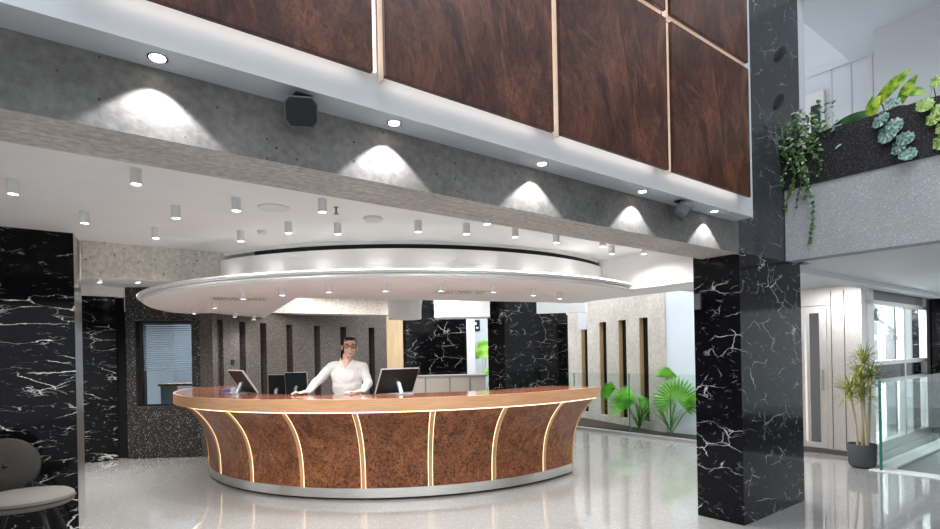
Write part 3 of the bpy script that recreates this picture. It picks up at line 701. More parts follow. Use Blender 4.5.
# black box speakers on brackets
def black_speaker(u, v, z, yaw, tilt, label):
    base = P(u, v, z)
    e = empty('box_speaker', base, label, 'speaker')
    r = Matrix.Rotation(yaw, 3, 'Z') @ Matrix.Rotation(tilt, 3, 'X')
    k = 0.78
    oct_ = [(-.06, -.075), (.06, -.075), (.085, -.045), (.085, .045), (.06, .075), (-.06, .075), (-.085, .045), (-.085, -.045)]
    c = base+Vector((0, 0, -0.062))+r @ Vector((0, -0.02, 0))
    m = MB(); vs = [c + r @ Vector((a*k, -0.055*k, b_*k)) for a, b_ in oct_]+[c + r @ Vector((a*k*0.85, 0.06*k, b_*k*0.85)) for a, b_ in oct_]
    m.add(vs, [tuple(range(8)), tuple(range(8, 16))[::-1]]+[(i, (i+1) % 8, 8+(i+1) % 8, 8+i) for i in range(8)])
    m.build('cabinet', 'steel_grey', e, bevel=0.004)
    m = MB(); vs = [c + r @ Vector((a*k*0.9, -0.058*k, b_*k*0.9)) for a, b_ in oct_]+[c + r @ Vector((a*k*0.9, -0.054*k, b_*k*0.9)) for a, b_ in oct_]
    m.add(vs, [tuple(range(8)), tuple(range(8, 16))[::-1]]+[(i, (i+1) % 8, 8+(i+1) % 8, 8+i) for i in range(8)])
    m.build('front_grille', 'black', e)
    MB().box(base+Vector((0, 0, -0.006)), (0.07, 0.05, 0.01), Matrix.Rotation(TH, 3, 'Z')).build('mounting_plate', 'black', e)
    MB().tube([base+Vector((0, 0, -0.01)), base+Vector((0, 0, -0.035)) , c + r @ Vector((0, 0.03, 0.03))], 0.01, 8).build('bracket', 'black', e)
black_speaker(0.85, 2.20, 2.58, radians(12), radians(28), 'black angular box speaker hanging from the soffit between the two left downlights')
black_speaker(3.63, 2.20, 2.58, radians(75), radians(35), 'tilted black box speaker hanging beside the marble column')

# ---------------------------------------------------------------- the counter
ctr = empty('reception_counter', (CC[0], CC[1], 0), 'curved wooden reception counter with burl panels and glowing ribs', 'reception counter')
A0, A1 = radians(-36), radians(-184)
def body_r(z):
    t = max(0, (z-0.10)/0.85); return 2.79+0.31*t**3
def prof(z0_, z1_, off, th, n=14):
    zs = [z0_+(z1_-z0_)*i/n for i in range(n+1)]
    return [(body_r(z)+off, z) for z in zs]+[(body_r(z)+off-th, z) for z in reversed(zs)]
MB().arc(CC, [(3.18, 1.075), (3.19, 1.09), (2.50, 1.09), (2.50, 1.075)], radians(-37.7), A1, 120).build('counter_top', 'top_wood', ctr, smooth=True)
MB().arc(CC, [(3.20, 0.965), (3.20, 1.091), (3.17, 1.091), (3.17, 0.965)], radians(-37.7), A1, 120).build('front_edge_band', 'oak', ctr, smooth=True)
MB().arc(CC, [(3.169, 0.97), (3.169, 1.074), (2.52, 1.074), (2.52, 1.04), (3.0, 1.04), (3.0, 0.97)], radians(-37.6), A1, 120).build('top_frame', 'oak', ctr, smooth=True)
MB().arc(CC, [(3.145, 0.950), (3.145, 0.966), (3.115, 0.966), (3.115, 0.950)], radians(-37.3), A1, 120).build('light_strip', 'led', ctr, smooth=True)
MB().arc(CC, prof(0.04, 0.965, -0.02, 0.05), A0, A1, 120).build('core', 'oak_rib', ctr, smooth=True)
MB().arc(CC, [(2.80, 0.025), (2.80, 0.125), (2.77, 0.125), (2.77, 0.025)], radians(-37), A1, 120).build('steel_kickplate', 'steel', ctr, smooth=True)
MB().arc(CC, [(2.74, 0.0), (2.74, 0.04), (2.70, 0.04), (2.70, 0.0)], radians(-37), A1, 120).build('plinth', 'black', ctr, smooth=True)
ribs = [-172.0, -157.0, -137.4, -122.1, -107.3, -93.1, -78.7, -64.0, -49.0]
hw_ = 0.026
edg = [-184]+ribs+[-37.0]
for i in range(len(edg)-1):
    a = edg[i]+(degrees(hw_/2.79)*1.0 if i > 0 else 0); b_ = edg[i+1]-(degrees(hw_/2.79) if i < len(edg)-2 else 0.3)
    MB().arc(CC, prof(0.126, 0.948, 0.004, 0.025), radians(b_), radians(a), 14).build('burl_panel', 'burl', ctr, smooth=True)
for a in ribs:
    r = radians(a); da = 0.019/2.79
    MB().arc(CC, prof(0.126, 0.950, 0.016, 0.04), r-da, r+da, 3).build('rib', 'oak_rib', ctr, smooth=True)
    MB().arc(CC, prof(0.126, 0.950, 0.006, 0.02), r+da*1.02, r+da*1.35, 2).build('rib_light', 'led_soft', ctr, smooth=True)
    MB().arc(CC, prof(0.126, 0.950, 0.006, 0.02), r-da*1.35, r-da*1.02, 2).build('rib_light', 'led_soft', ctr, smooth=True)
# end fin
MB().arc(CC, prof(0.0, 0.965, 0.008, 0.42), radians(-36.0), radians(-36.9), 3).build('end_panel', 'oak_rib', ctr, smooth=True)
# inner work desk (lower)
MB().arc(CC, [(2.62, 0.72), (2.62, 0.75), (2.36, 0.75), (2.36, 0.72)], radians(-40), radians(-170), 80).build('work_surface', 'oak', ctr, smooth=True)

# ---------------------------------------------------------------- monitors
def monitor(x, y, z, w_, h_, yaw, tilt, label, roll=0.0, back='black', zoff=0.06):
    e = empty('computer_monitor', (x, y, z), label, 'monitor')
    r = Matrix.Rotation(yaw, 3, 'Z') @ Matrix.Rotation(tilt, 3, 'X')
    c = Vector((x, y, z+zoff+h_/2*cos(tilt)))
    MB().box(c, (w_, 0.018, h_), r).build('screen_housing', back, e, bevel=0.003)
    MB().box(c+r @ Vector((0, 0.011, 0)), (w_-0.016, 0.002, h_-0.016), r).build('screen', 'screen', e)
    m = MB()
    for sx in (-1, 1): m.box(c+r @ Vector((sx*w_/2, 0, 0)), (0.004, 0.022, h_), r)
    for sz in (-1, 1): m.box(c+r @ Vector((0, 0, sz*h_/2)), (w_, 0.022, 0.004), r)
    m.build('bezel', 'silver', e)
    MB().box(Vector((x, y, z+0.006))+r @ Vector((0, -0.08, 0)) - Vector((0, 0, (r @ Vector((0, -0.08, 0))).z)), (0.2, 0.18, 0.012), Matrix.Rotation(yaw, 3, 'Z')).build('foot', 'silver', e, bevel=0.003)
    q = c+r @ Vector((0, -0.012, -0.02))
    MB().tube([Vector((x, y, z+0.01))+Matrix.Rotation(yaw, 3, 'Z') @ Vector((0, -0.07, 0)), q+Matrix.Rotation(yaw, 3, 'Z') @ Vector((0, -0.02, 0)), q], [0.024, 0.022, 0.022], 8).build('neck', 'silver', e)
    return e
monitor(-0.80, 6.02, 1.091, 0.49, 0.30, radians(42), radians(28), 'black computer monitor seen from behind, right of the person on the counter', zoff=0.012)
monitor(-2.76, 6.66, 1.091, 0.56, 0.32, radians(-50), radians(33), 'tilted black monitor standing on the left part of the counter', zoff=0.012)
monitor(-2.53, 7.2, 0.752, 0.25, 0.34, radians(-12), radians(3), 'small dark monitor on the work desk between the left monitor and the person', zoff=0.20)
monitor(-2.25, 7.12, 0.752, 0.31, 0.34, radians(-12), radians(6), 'dark teal monitor on the work desk at the left hand side of the person', zoff=0.23, back='screen')
for (x, y, wz) in ((-2.95, 6.85, 0), ):
    bxo = MB().box((x, y, 1.091+0.03), (0.06, 0.05, 0.06)).build('paper_cup', 'paper'); tag(bxo, 'small white box beside the left monitor', 'box')
tg = MB().box((-3.18, 7.2, 1.091+0.012), (0.16, 0.11, 0.024), Matrix.Rotation(0.4, 3, 'Z')).build('document_tray', 'blue'); tag(tg, 'blue folder lying on the left end of the counter', 'folder')
sd = empty('side_desk', (-2.4, 7.25, 0), 'low oak side desk carrying the two dark monitors behind the counter', 'desk')
MB().box((-2.38, 7.22, 0.735), (0.66, 0.42, 0.03), Matrix.Rotation(radians(-12), 3, 'Z')).build('desk_top', 'oak', sd)
for a, b_ in ((-1, -1), (1, -1), (1, 1), (-1, 1)):
    q = Matrix.Rotation(radians(-12), 3, 'Z') @ Vector((a*0.29, b_*0.17, 0)); MB().box((-2.38+q.x, 7.22+q.y, 0.36), (0.04, 0.04, 0.72)).build('leg', 'oak', sd)
# wall socket plate
MB_ = MB().arc(AC, [(AR-0.012, 1.42), (AR-0.012, 1.50), (AR, 1.50), (AR, 1.42)], slots[0]-0.040, slots[0]-0.052, 2)
tag(MB_.build('wall_socket', 'black'), 'black socket plate on the curved wall between the first two slots', 'socket')
# back counter (beige)
bc = empty('back_cabinet', (-0.4, 11.3, 0), 'long beige low cabinet in front of the black marble back wall', 'cabinet')
MB().prism([(-1.35, 11.35), (0.32, 11.55), (0.30, 11.95), (-1.4, 11.75)], 0, 1.06).build('body', 'beige', bc)
MB().prism([(-1.38, 11.33), (0.35, 11.53), (0.33, 11.97), (-1.43, 11.77)], 1.06, 1.09).build('cabinet_top', 'kerb', bc)
m = MB()
for t in (0.25, 0.55, 0.8): m.box((-1.35+1.67*t, 11.343+0.2*t, 0.55), (0.008, 0.02, 1.0))
m.build('door_joint', 'steel_dark', bc)
o = MB().prism([(0.09, 14.17), (0.27, 14.17), (0.27, 14.2), (0.09, 14.2)], 2.12, 2.40).build('wall_sign', 'black'); tag(o, 'small black square picture on the pale wall beyond the white pier', 'picture')
MB().prism([(0.13, 14.16), (0.19, 14.16), (0.19, 14.17), (0.13, 14.17)], 2.27, 2.34).build('mark', 'paper', o)
MB().prism([(0.17, 14.16), (0.23, 14.16), (0.23, 14.17), (0.17, 14.17)], 2.17, 2.22).build('mark', 'paper', o)

# ---------------------------------------------------------------- balustrades
gb = empty('glass_balustrade', P(8.3, 6.0, 0), 'clear glass balustrade in front of the palm bed', 'balustrade')
MB().uvbox(8.22, 8.36, 4.55, 9.2, 0, 0.05).build('kerb', 'kerb', gb)
vv = [4.78, 6.1, 7.4, 8.7]
for i in range(3):
    MB().uvbox(8.29, 8.30, vv[i]+0.01, vv[i+1]-0.01, 0.05, 1.11).build('glass_panel', 'glass', gb)
MB().uvbox(8.285, 8.305, 4.775, 4.79, 0.05, 1.11).build('glass_edge', 'glass_edge', gb)
for v in vv[1:]: MB().uvbox(8.288, 8.302, v-0.006, v+0.006, 0.05, 1.11).build('glass_edge', 'glass_edge', gb)
gs = empty('stair_balustrade', P(7.97, 2.2, 0), 'green edged glass balustrade beside the stair landing', 'balustrade')
MB().uvbox(7.96, 7.975, -1.5, 2.24, 0.012, 1.09).build('glass_panel', 'glass', gs)
MB().uvbox(8.0, 12.4, 2.24, 2.255, 0.041, 1.09).build('glass_panel', 'glass', gs)
MB().uvbox(7.955, 7.985, 2.24, 2.262, 0.012, 1.095).build('glass_edge', 'glass_edge', gs)
# palm bed
m = MB(); m.prism([P(8.37, 4.3), P(8.37, 9.2), (2.5, 12.2), (3.42, 9.75), P(8.74, 5.6), P(8.74, 4.3)], 0.0, 0.06)
tag(m.build('palm_bed_soil', 'soil'), 'dark soil of the palm bed behind the glass balustrade', 'soil', kind='stuff')

# ---------------------------------------------------------------- plants
def fan_leaf(mb, c, normal, up, R, n=22, spread=2.5, pleat=0.018, droop=0.15, split=0.55):
    z = normal.normalized(); y = (up-z*up.dot(z)).normalized(); x = y.cross(z)
    for i in range(n):
        a0 = -spread+2*spread*i/n; a1 = -spread+2*spread*(i+1)/n; am = (a0+a1)/2
        Rt = R*(0.78+0.22*cos(am*0.6))*RND.uniform(0.92, 1.05)
        def pt(a, r, h): 
            dr = droop*(r/R)**2*R
            return c+(x*sin(a)+y*cos(a))*r + z*(h-dr*0.6)-Vector((0, 0, dr*0.5))
        rs = split*R
        vs = [pt(am, 0.01, 0), pt(a0, rs, 0), pt(am, rs, pleat), pt(a1, rs, 0), pt(am*1.0+0.0, Rt, -0.01), pt(a0*0.6+am*0.4, (rs+Rt)/2, 0), pt(a1*0.6+am*0.4, (rs+Rt)/2, 0), pt(am, (rs+Rt)/2, pleat*0.6)]
        mb.add(vs, [(0, 1, 2), (0, 2, 3), (1, 5, 7, 2), (2, 7, 6, 3), (5, 4, 7), (7, 4, 6)])
def blade(mb, p0, d, Lb, wd, droop, seg=6, roll=0.0, fold=0.2):
    d = d.normalized(); side = d.cross(Vector((0, 0, 1)))
    if side.length < 0.1: side = Vector((1, 0, 0))
    side.normalize(); vs = []
    nrm = side.cross(d)
    side = side*cos(roll)+nrm*sin(roll)
    p = Vector(p0); dd = Vector(d)
    for i in range(seg+1):
        t = i/seg; w_ = wd*(sin(pi*(0.12+0.88*t))**0.7 if t < 1 else 0.0)
        vs += [p-side*w_/2, p+nrm*w_*-fold, p+side*w_/2]
        p = p+dd*Lb/seg; dd = (dd+Vector((0, 0, -droop/seg))).normalized()
    fs = []
    for i in range(seg): fs += [(3*i, 3*i+1, 3*i+4, 3*i+3), (3*i+1, 3*i+2, 3*i+5, 3*i+4)]
    mb.add(vs, fs)
def palm(name, base, leaves, label, mat='palm', extra=0):
    e = empty(name, base, label, 'palm', 'fan palms in the bed')
    for (off, nrm, R, sp, *up_) in leaves:
        tip = Vector(base)+Vector(off)
        MB().tube([base, Vector(base)*0.5+tip*0.5+Vector((0, 0, 0.08)), tip], [0.012, 0.009, 0.006], 6).build('stem', 'stem', e, smooth=True)
        m = MB(); fan_leaf(m, tip, Vector(nrm), Vector(up_[0]) if up_ else Vector(off)*0.4+Vector((0, 0, 1)), R, 26, sp); m.build('fan_leaf', mat, e)
    if extra:
        m = MB()
        for i in range(extra):
            a = RND.uniform(0, 2*pi); blade(m, Vector(base)+Vector((0, 0, 0.05)), Vector((cos(a)*0.6, sin(a)*0.6, RND.uniform(0.5, 1.6))), RND.uniform(0.5, 0.9), 0.02, RND.uniform(0.5, 1.4), 8)
        m.build('thin_leaves', 'palm_dark', e)
    return e
palm('fan_palm', (3.42, 9.46, 0.06), [((0.07, -0.12, 0.60), (-0.3, -1, 0.10), 0.46, 2.35), ((0.12, 0.2, 0.98), (-0.3, -0.9, 0.5), 0.34, 1.5), ((0.34, -0.28, 0.55), (-0.1, -1, 0.4), 0.26, 2.1)], 'large bright green fan palm behind the glass balustrade next to the marble column', extra=26)
palm('fan_palm', (3.08, 10.07, 0.06), [((-0.05, 0.0, 0.50), (-0.1, -0.8, 0.8), 0.60, 1.0, (-1, 0.3, 0.55)), ((0.10, 0.1, 0.35), (0.3, -0.9, 0.6), 0.45, 1.0, (0.6, 0.2, 0.5)), ((-0.30, 0.45, 0.75), (-0.5, -0.7, 0.9), 0.36, 1.1, (-1, 0.2, 0.3))], 'fan palm with sideways leaves left of the largest palm', 'palm', extra=26)
palm('fan_palm', (0.30, 13.0, 0.0), [((0.0, 0.0, 1.42), (-0.1, -1, 0.2), 0.38, 1.6), ((0.08, 0.2, 1.65), (0.1, -1, 0.5), 0.34, 1.6), ((0.15, -0.2, 1.0), (0.1, -1, 0.3), 0.26, 1.7)], 'lime green palm far behind the counter beside the white pier', 'palm_lime', extra=24)
# dracaena in pot
pb = Vector((4.88, 6.88, 0))
dp = empty('potted_dracaena', pb, 'tall spiky dracaena in a round dark grey pot by the lift', 'potted plant')
MB().lathe(pb, [(0.10, 0.0), (0.135, 0.02), (0.148, 0.06), (0.156, 0.285), (0.152, 0.295), (0.142, 0.285), (0.138, 0.25)], 32, cap=True).build('pot', 'charcoal', dp, smooth=True)
MB().cyl(pb, 0.139, 0.24, 0.27, 24).build('soil', 'soil', dp)
canes = [((0.0, 0.0), (0.06, 0.02), 1.52), ((0.05, 0.03), (0.02, 0.05), 1.20), ((-0.05, 0.0), (-0.15, -0.02), 1.0), ((0.02, -0.06), (-0.05, -0.08), 0.92), ((0.05, -0.03), (0.12, 0.0), 1.22)]
for (bx, by), (tx, ty), h in canes:
    t0 = pb+Vector((bx, by, 0.25)); t1 = pb+Vector((tx, ty, 0.25+h*0.72))
    MB().tube([t0, t0*0.5+t1*0.5+Vector((0.01, 0, 0)), t1], [0.017, 0.015, 0.013], 8).build('cane', 'trunk', dp, smooth=True)
    m = MB()
    for i in range(64):
        a = RND.uniform(0, 2*pi); el = RND.uniform(-0.35, 1.45)
        blade(m, t1+Vector((0, 0, RND.uniform(-0.10, 0.05))), Vector((cos(a)*cos(el), sin(a)*cos(el), sin(el))), RND.uniform(0.18, 0.30), 0.017, RND.uniform(0.2, 0.9), 5)
    m.build('leaf_crown', 'dracaena', dp)

def leaf(mb, c, d, n, Lf, Wf, seg=4, curl=0.25, heart=False):
    d = d.normalized(); n = (n-d*n.dot(d)).normalized(); s = d.cross(n); vs = []; fs = []
    for i in range(seg+1):
        t = i/seg
        w_ = Wf*(sin(pi*min(1, 0.18+0.82*t))**0.8 if i < seg else 0)
        back = (-0.1*Lf if (heart and i == 0) else 0)
        p = c+d*(Lf*t)-n*(curl*Lf*t*t)
        vs += [p-s*w_/2+d*back-n*0.08*w_, p, p+s*w_/2+d*back-n*0.08*w_]
    for i in range(seg): fs += [(3*i, 3*i+1, 3*i+4, 3*i+3), (3*i+1, 3*i+2, 3*i+5, 3*i+4)]
    mb.add(vs, fs)
# trailing ivy beside the column
ib = P(5.60, 2.12, 3.46)
iv = empty('trailing_ivy', ib, 'trailing ivy spilling from the balcony planter beside the marble column', 'plant')
m = MB(); mp = MB(); ms = MB()
uo = Vector((-CT, -ST, 0))          # outward from the balcony
for i in range(380):
    c = ib+dv*max(-0.26, min(0.24, RND.gauss(0.03, 0.13)))+uo*min(0.12, abs(RND.gauss(0.06, 0.04)))+Vector((0, 0, max(-0.2, min(0.22, RND.gauss(0.02, 0.10)))))
    d = Vector((RND.uniform(-1, 1), RND.uniform(-1, 1), RND.uniform(-0.8, 0.6)))
    leaf(mp if RND.random() < 0.3 else m, c, d, uo+Vector((0, 0, 0.6)), RND.uniform(0.035, 0.06), RND.uniform(0.022, 0.04), 3)
for (v0, ln, wob, dens) in ((2.08, 1.02, 0.03, 1.0), (2.11, 0.60, 0.03, 1.1), (2.02, 0.42, 0.04, 1.0), (2.24, 0.70, 0.05, 1.1), (2.28, 0.45, 0.04, 1.0), (2.17, 0.66, 0.03, 0.8)):
    pts = []; n_ = 16
    for k in range(n_+1):
        t = k/n_; pts.append(P(5.52-0.02*sin(t*5), v0+wob*sin(t*7+v0*9)-0.02*t, 3.47-ln*t + (0.03 if k == 0 else 0)))
    ms.tube(pts, 0.0025, 5)
    for k in range(int(ln*110*dens)):
        t = RND.random()**0.8; i0 = min(n_-1, int(t*n_)); c = pts[i0].lerp(pts[i0+1], t*n_-i0)+uo*RND.uniform(0, 0.02)
        leaf(mp if RND.random() < 0.15 else m, c, Vector((RND.uniform(-1, 1), RND.uniform(-1, 1), RND.uniform(-1.2, 0.1))), uo+Vector((0, 0, 0.4)), RND.uniform(0.025, 0.045)*(1.15-0.5*t), RND.uniform(0.02, 0.035)*(1.15-0.5*t), 3)
m.build('green_leaves', 'ivy', iv, weld=False); mp.build('pale_leaves', 'ivy_pale', iv, weld=False); ms.build('stems', 'stem', iv)
# broad leaf plants on the planter
def broad(name, v, label, mat, leaves):
    b0 = P(5.75, v, 3.46); e = empty(name, b0, label, 'plant')
    for (dvv, dz, duu, Lf, Wf, up) in leaves:
        c = b0+dv*dvv+uo*duu+Vector((0, 0, dz))
        MB().tube([b0, b0*0.5+c*0.5+Vector((0, 0, 0.04)), c], 0.004, 6).build('stem', 'stem', e)
        m = MB(); leaf(m, c, Vector((-0.3, -0.2, 0))+dv*up[0]+Vector((0, 0, up[1])), uo+Vector((0, 0, 0.4)), Lf, Wf, 8, 0.35, True); m.build('leaf', mat, e, smooth=True)
    return e
broad('philodendron', 1.53, 'glossy yellow green philodendron standing in the middle of the balcony planter', 'philo', [(0.05, 0.16, 0.04, 0.28, 0.13, (-0.8, 0.75)), (0.06, 0.18, 0.08, 0.22, 0.11, (0.25, -1.0)), (-0.10, 0.10, 0.04, 0.20, 0.10, (-0.5, 0.8)), (-0.14, 0.16, 0.06, 0.16, 0.09, (-0.9, -0.3))])
broad('broad_leaf_plant', 1.66, 'dark glossy broad leaves lying over the planter edge left of the philodendron', 'philo_dark', [(0.0, 0.05, 0.12, 0.27, 0.12, (1.0, -0.35)), (0.0, 0.09, 0.05, 0.27, 0.07, (1.0, -0.02)), (-0.2, 0.02, 0.12, 0.15, 0.08, (-0.7, -0.2))])
def round_trail(v, label, name, mat, ln, r0, n_, arch=0.0):
    b0 = P(5.70, v, 3.46); e = empty(name, b0, label, 'plant')
    pts = [b0, b0+uo*0.1+Vector((0, 0, 0.05+arch))]+[P(5.53, v-0.015*k+0.03*sin(k), 3.44-ln*k/n_) for k in range(1, n_+1)]
    MB().tube(pts, 0.004, 6).build('stem', 'stem', e)
    m = MB()
    for k in range(1, len(pts)):
        for s_ in ((-1)**k,):
            c = pts[k]+dv*s_*r0*0.45*RND.uniform(0.6, 1.2)+uo*RND.uniform(0.01, 0.04)+Vector((0, 0, RND.uniform(-0.02, 0.02)))
            r = r0*RND.uniform(0.75, 1.1); nn = (uo+Vector((RND.uniform(-.3, .3), RND.uniform(-.3, .3), RND.uniform(0.1, 0.6)))).normalized()
            x = nn.cross(Vector((0, 0, 1))).normalized(); y = nn.cross(x); N_ = 20
            vs = [c+nn*0.006]
            for j in range(N_):
                a = 2*pi*j/N_; rr = r*(1-0.12*(j % 2))*(0.8 if j == 0 else 1); vs.append(c+(x*cos(a)+y*sin(a)*1.1)*rr-nn*(0.008+0.008*(j % 2)))
            m.add(vs, [(0, 1+j, 1+(j+1) % N_) for j in range(N_)])
    m.build('round_leaves', mat, e, weld=False)
round_trail(1.47, 'blue green round leaved plant hanging over the planter below the philodendron', 'trailing_begonia', 'begonia', 0.40, 0.080, 6)
round_trail(1.19, 'lime green scalloped leaves trailing over the planter at the right picture edge', 'trailing_begonia', 'lime_leaf', 0.36, 0.070, 7, 0.08)

# ---------------------------------------------------------------- chair
ch = empty('lounge_chair', (-3.22, 4.05, 0), 'grey padded chair with a round buttoned back at the bottom left', 'chair')
sc_ = Vector((-3.30, 4.05, 0.50))
rz = Matrix.Rotation(radians(25), 3, 'Z')
def disc(c, r, th, rot, seg=40, rx=1.0):
    m = MB(); pf = [(0.001, -th/2), (r*0.9, -th/2), (r*0.98, -th*0.3), (r, 0), (r*0.98, th*0.3), (r*0.9, th/2), (r*0.4, th*0.6), (0.001, th*0.62)]
    m.lathe((0, 0, 0), pf, seg, cap=False); m.v = [rot @ Vector((v.x*rx, v.y, v.z))+Vector(c) for v in m.v]; return m
disc(sc_, 0.29, 0.085, rz, rx=1.06).build('seat', 'light_fabric', ch, smooth=True)
m = MB(); m.tube([sc_+rz @ Vector((0.308*cos(a), 0.292*sin(a), 0.0)) for a in [2*pi*k/40 for k in range(41)]], 0.006, 6); m.build('piping', 'grey_fabric', ch, smooth=True)
bk = Vector((-3.60, 4.24, 0.715)); rb = Matrix.Rotation(radians(38), 3, 'Z') @ Matrix.Rotation(radians(80), 3, 'X')
bck = disc(bk, 0.205, 0.07, rb, rx=1.05).build('backrest', 'grey_fabric', ch, smooth=True)
bn = rb @ Vector((0, 0, 1))
MB().ell(bk+bn*0.04, (0.016, 0.016, 0.016)).build('button', 'black', bck, smooth=True)
m = MB(); m.tube([bk+rb @ Vector((0.217*cos(a), 0.207*sin(a), 0.0)) for a in [2*pi*k/40 for k in range(41)]], 0.006, 6); m.build('piping', 'black', bck, smooth=True)
for sx in (-1, 1):
    MB().tube([sc_+rz @ Vector((sx*0.07, 0.16, -0.03)), sc_+rz @ Vector((sx*0.07, 0.24, 0.04)), bk-bn*0.03+Vector((0, 0, -0.10))+rz @ Vector((sx*0.07, 0, 0))], 0.014, 8).build('back_support', 'black', ch, smooth=True)
for sx in (-1, 1):
    for sy in (-1, 1):
        MB().tube([sc_+rz @ Vector((sx*0.12, sy*0.12, -0.04)), Vector((sc_.x, sc_.y, 0.0))+rz @ Vector((sx*0.27, sy*0.25, 0.0))], [0.018, 0.011], 10).build('leg', 'black', ch, smooth=True)
MB().box(sc_+Vector((0, 0, -0.055)), (0.3, 0.3, 0.02), rz).build('seat_frame', 'black', ch)

# ---------------------------------------------------------------- person
def capsule(mb, a, b_, ra, rb_, seg=16):
    a = Vector(a); b_ = Vector(b_); ax_ = b_-a; Ln = max(ax_.length, 1e-4); pf = []
    for k in range(7):
        t = pi/2*k/6; pf.append((max(ra*sin(t), 0.0004), -ra*cos(t)))
    for k in range(7):
        t = pi/2*k/6; pf.append((max(rb_*cos(t), 0.0004), Ln+rb_*sin(t)))
    return mb.lathe(a, pf, seg, axis=ax_)
def chain(mb, pts):
    for i in range(len(pts)-1): capsule(mb, pts[i][0], pts[i+1][0], pts[i][1], pts[i+1][1])
def remesh(o, vox, smooth_it=4, fold=0.0):
    r = o.modifiers.new('remesh', 'REMESH'); r.mode = 'VOXEL'; r.voxel_size = vox; r.use_smooth_shade = True
    s_ = o.modifiers.new('smooth', 'SMOOTH'); s_.iterations = smooth_it; s_.factor = 0.5
    if fold:
        t = bpy.data.textures.new('folds', 'CLOUDS'); t.noise_scale = 0.10; t.noise_depth = 2
        d_ = o.modifiers.new('folds', 'DISPLACE'); d_.texture = t; d_.strength = fold; d_.mid_level = 0.5; d_.texture_coords = 'GLOBAL'
px, py = -1.50, 6.46                       # standing spot
V = Vector
def H(x, y, z): return V((px+x, py+y, z))   # local: x right (camera), -y towards camera
# torso leans slightly to camera left
hip = H(0.05, 0.08, 0.95); chest = H(0.045, -0.0, 1.29); neck = H(0.055, -0.01, 1.455); head = H(0.095, -0.03, 1.618)
shl = H(-0.135, 0.0, 1.39); shr = H(0.24, 0.0, 1.38)
handL = V((-1.93, 6.20, 1.108)); handR = V((-1.30, 6.13, 1.108))
elL = H(-0.30, -0.02, 1.22); elR = H(0.31, -0.04, 1.19)
wrL = handL+V((0.10, 0.04, 0.022)); wrR = handR+V((0.09, 0.05, 0.022))
pe = empty('person', (px, py, 0), 'smiling person in a white shirt with glasses standing behind the counter, hands on it', 'person')
bd = MB()
# legs
for sx in (-1, 1):
    chain(bd, [(H(0.05+sx*0.09, 0.08, 0.92), 0.085), (H(0.05+sx*0.10, 0.07, 0.50), 0.055), (H(0.05+sx*0.10, 0.1, 0.09), 0.038)])
    chain(bd, [(H(0.05+sx*0.10, 0.12, 0.045), 0.04), (H(0.05+sx*0.12, -0.06, 0.035), 0.034)])
bd.ell(hip, (0.14, 0.085, 0.13)); bd.ell(H(0.045, 0.04, 1.15), (0.13, 0.08, 0.2)); bd.ell(chest, (0.14, 0.085, 0.16))
chain(bd, [(neck-V((0, 0, 0.06)), 0.058), (neck+V((0.005, -0.005, 0.06)), 0.052)])
for sh, el, wr in ((shl, elL, wrL), (shr, elR, wrR)):
    chain(bd, [(chest+V((0, 0, 0.07)), 0.06), (sh, 0.042), (el, 0.034), (wr, 0.025)])
# head: skull, jaw, nose, ears
hr = Matrix.Rotation(radians(14), 3, 'Z') @ Matrix.Rotation(radians(2), 3, 'Y')
def HD(x, y, z): return head+hr @ (V((x, y, z))*1.13)
bd.ell(HD(0, 0.015, 0.03), (0.076, 0.092, 0.088), hr); bd.ell(HD(0, -0.02, -0.03), (0.064, 0.072, 0.082), hr); bd.ell(HD(0, -0.045, -0.080), (0.042, 0.038, 0.03), hr)
chain(bd, [(HD(0, -0.085, 0.012), 0.008), (HD(0, -0.103, -0.022), 0.013)])
for sx in (-1, 1):
    bd.ell(HD(sx*0.078, 0.01, -0.005), (0.010, 0.02, 0.032), hr); bd.ell(HD(sx*0.038, -0.068, -0.028), (0.024, 0.018, 0.02), hr); bd.ell(HD(sx*0.012, -0.095, -0.026), (0.009, 0.008, 0.008), hr)
bd.ell(HD(0, -0.086, 0.028), (0.05, 0.012, 0.01), hr)
# hands
def hand(mb, wr, palm_c, fwd, side, thumb_sign):
    fwd = fwd.normalized(); side = (side-fwd*side.dot(fwd)).normalized()
    chain(mb, [(wr, 0.026), (palm_c-fwd*0.02, 0.022)])
    for s_ in (-0.026, -0.009, 0.009, 0.026):
        chain(mb, [(palm_c-fwd*0.03+side*s_*0.8, 0.014), (palm_c+fwd*0.03+side*s_, 0.012)])
    for s_, Lf in ((-0.030, 0.058), (-0.010, 0.072), (0.011, 0.076), (0.031, 0.068)):
        s2 = s_*thumb_sign
        k0 = palm_c+fwd*0.036+side*s2; k1 = k0+fwd*Lf*0.45+side*s2*0.25+V((0, 0, 0.010)); k2 = k0+fwd*Lf*0.8+side*s2*0.4+V((0, 0, 0.000)); k3 = k0+fwd*Lf+side*s2*0.45+V((0, 0, -0.012))
        chain(mb, [(k0, 0.0095), (k1, 0.0088), (k2, 0.0078), (k3, 0.007)])
    t0 = palm_c-fwd*0.02+side*0.026*thumb_sign; t1 = t0+side*0.030*thumb_sign+fwd*0.022; t2 = t1+side*0.010*thumb_sign+fwd*0.03+V((0, 0, -0.006))
    chain(mb, [(t0, 0.013), (t1, 0.011), (t2, 0.009)])
hand(bd, wrL, handL+V((0.02, 0.0, 0.006)), V((-0.9, -0.45, -0.02)), V((0.4, -0.9, 0)), 1)
hand(bd, wrR, handR+V((0.01, 0.0, 0.006)), V((-0.85, -0.5, -0.02)), V((-0.4, 0.9, 0)), 1)
body = bd.build('body', 'skin', pe, weld=False); remesh(body, 0.0045, 3)
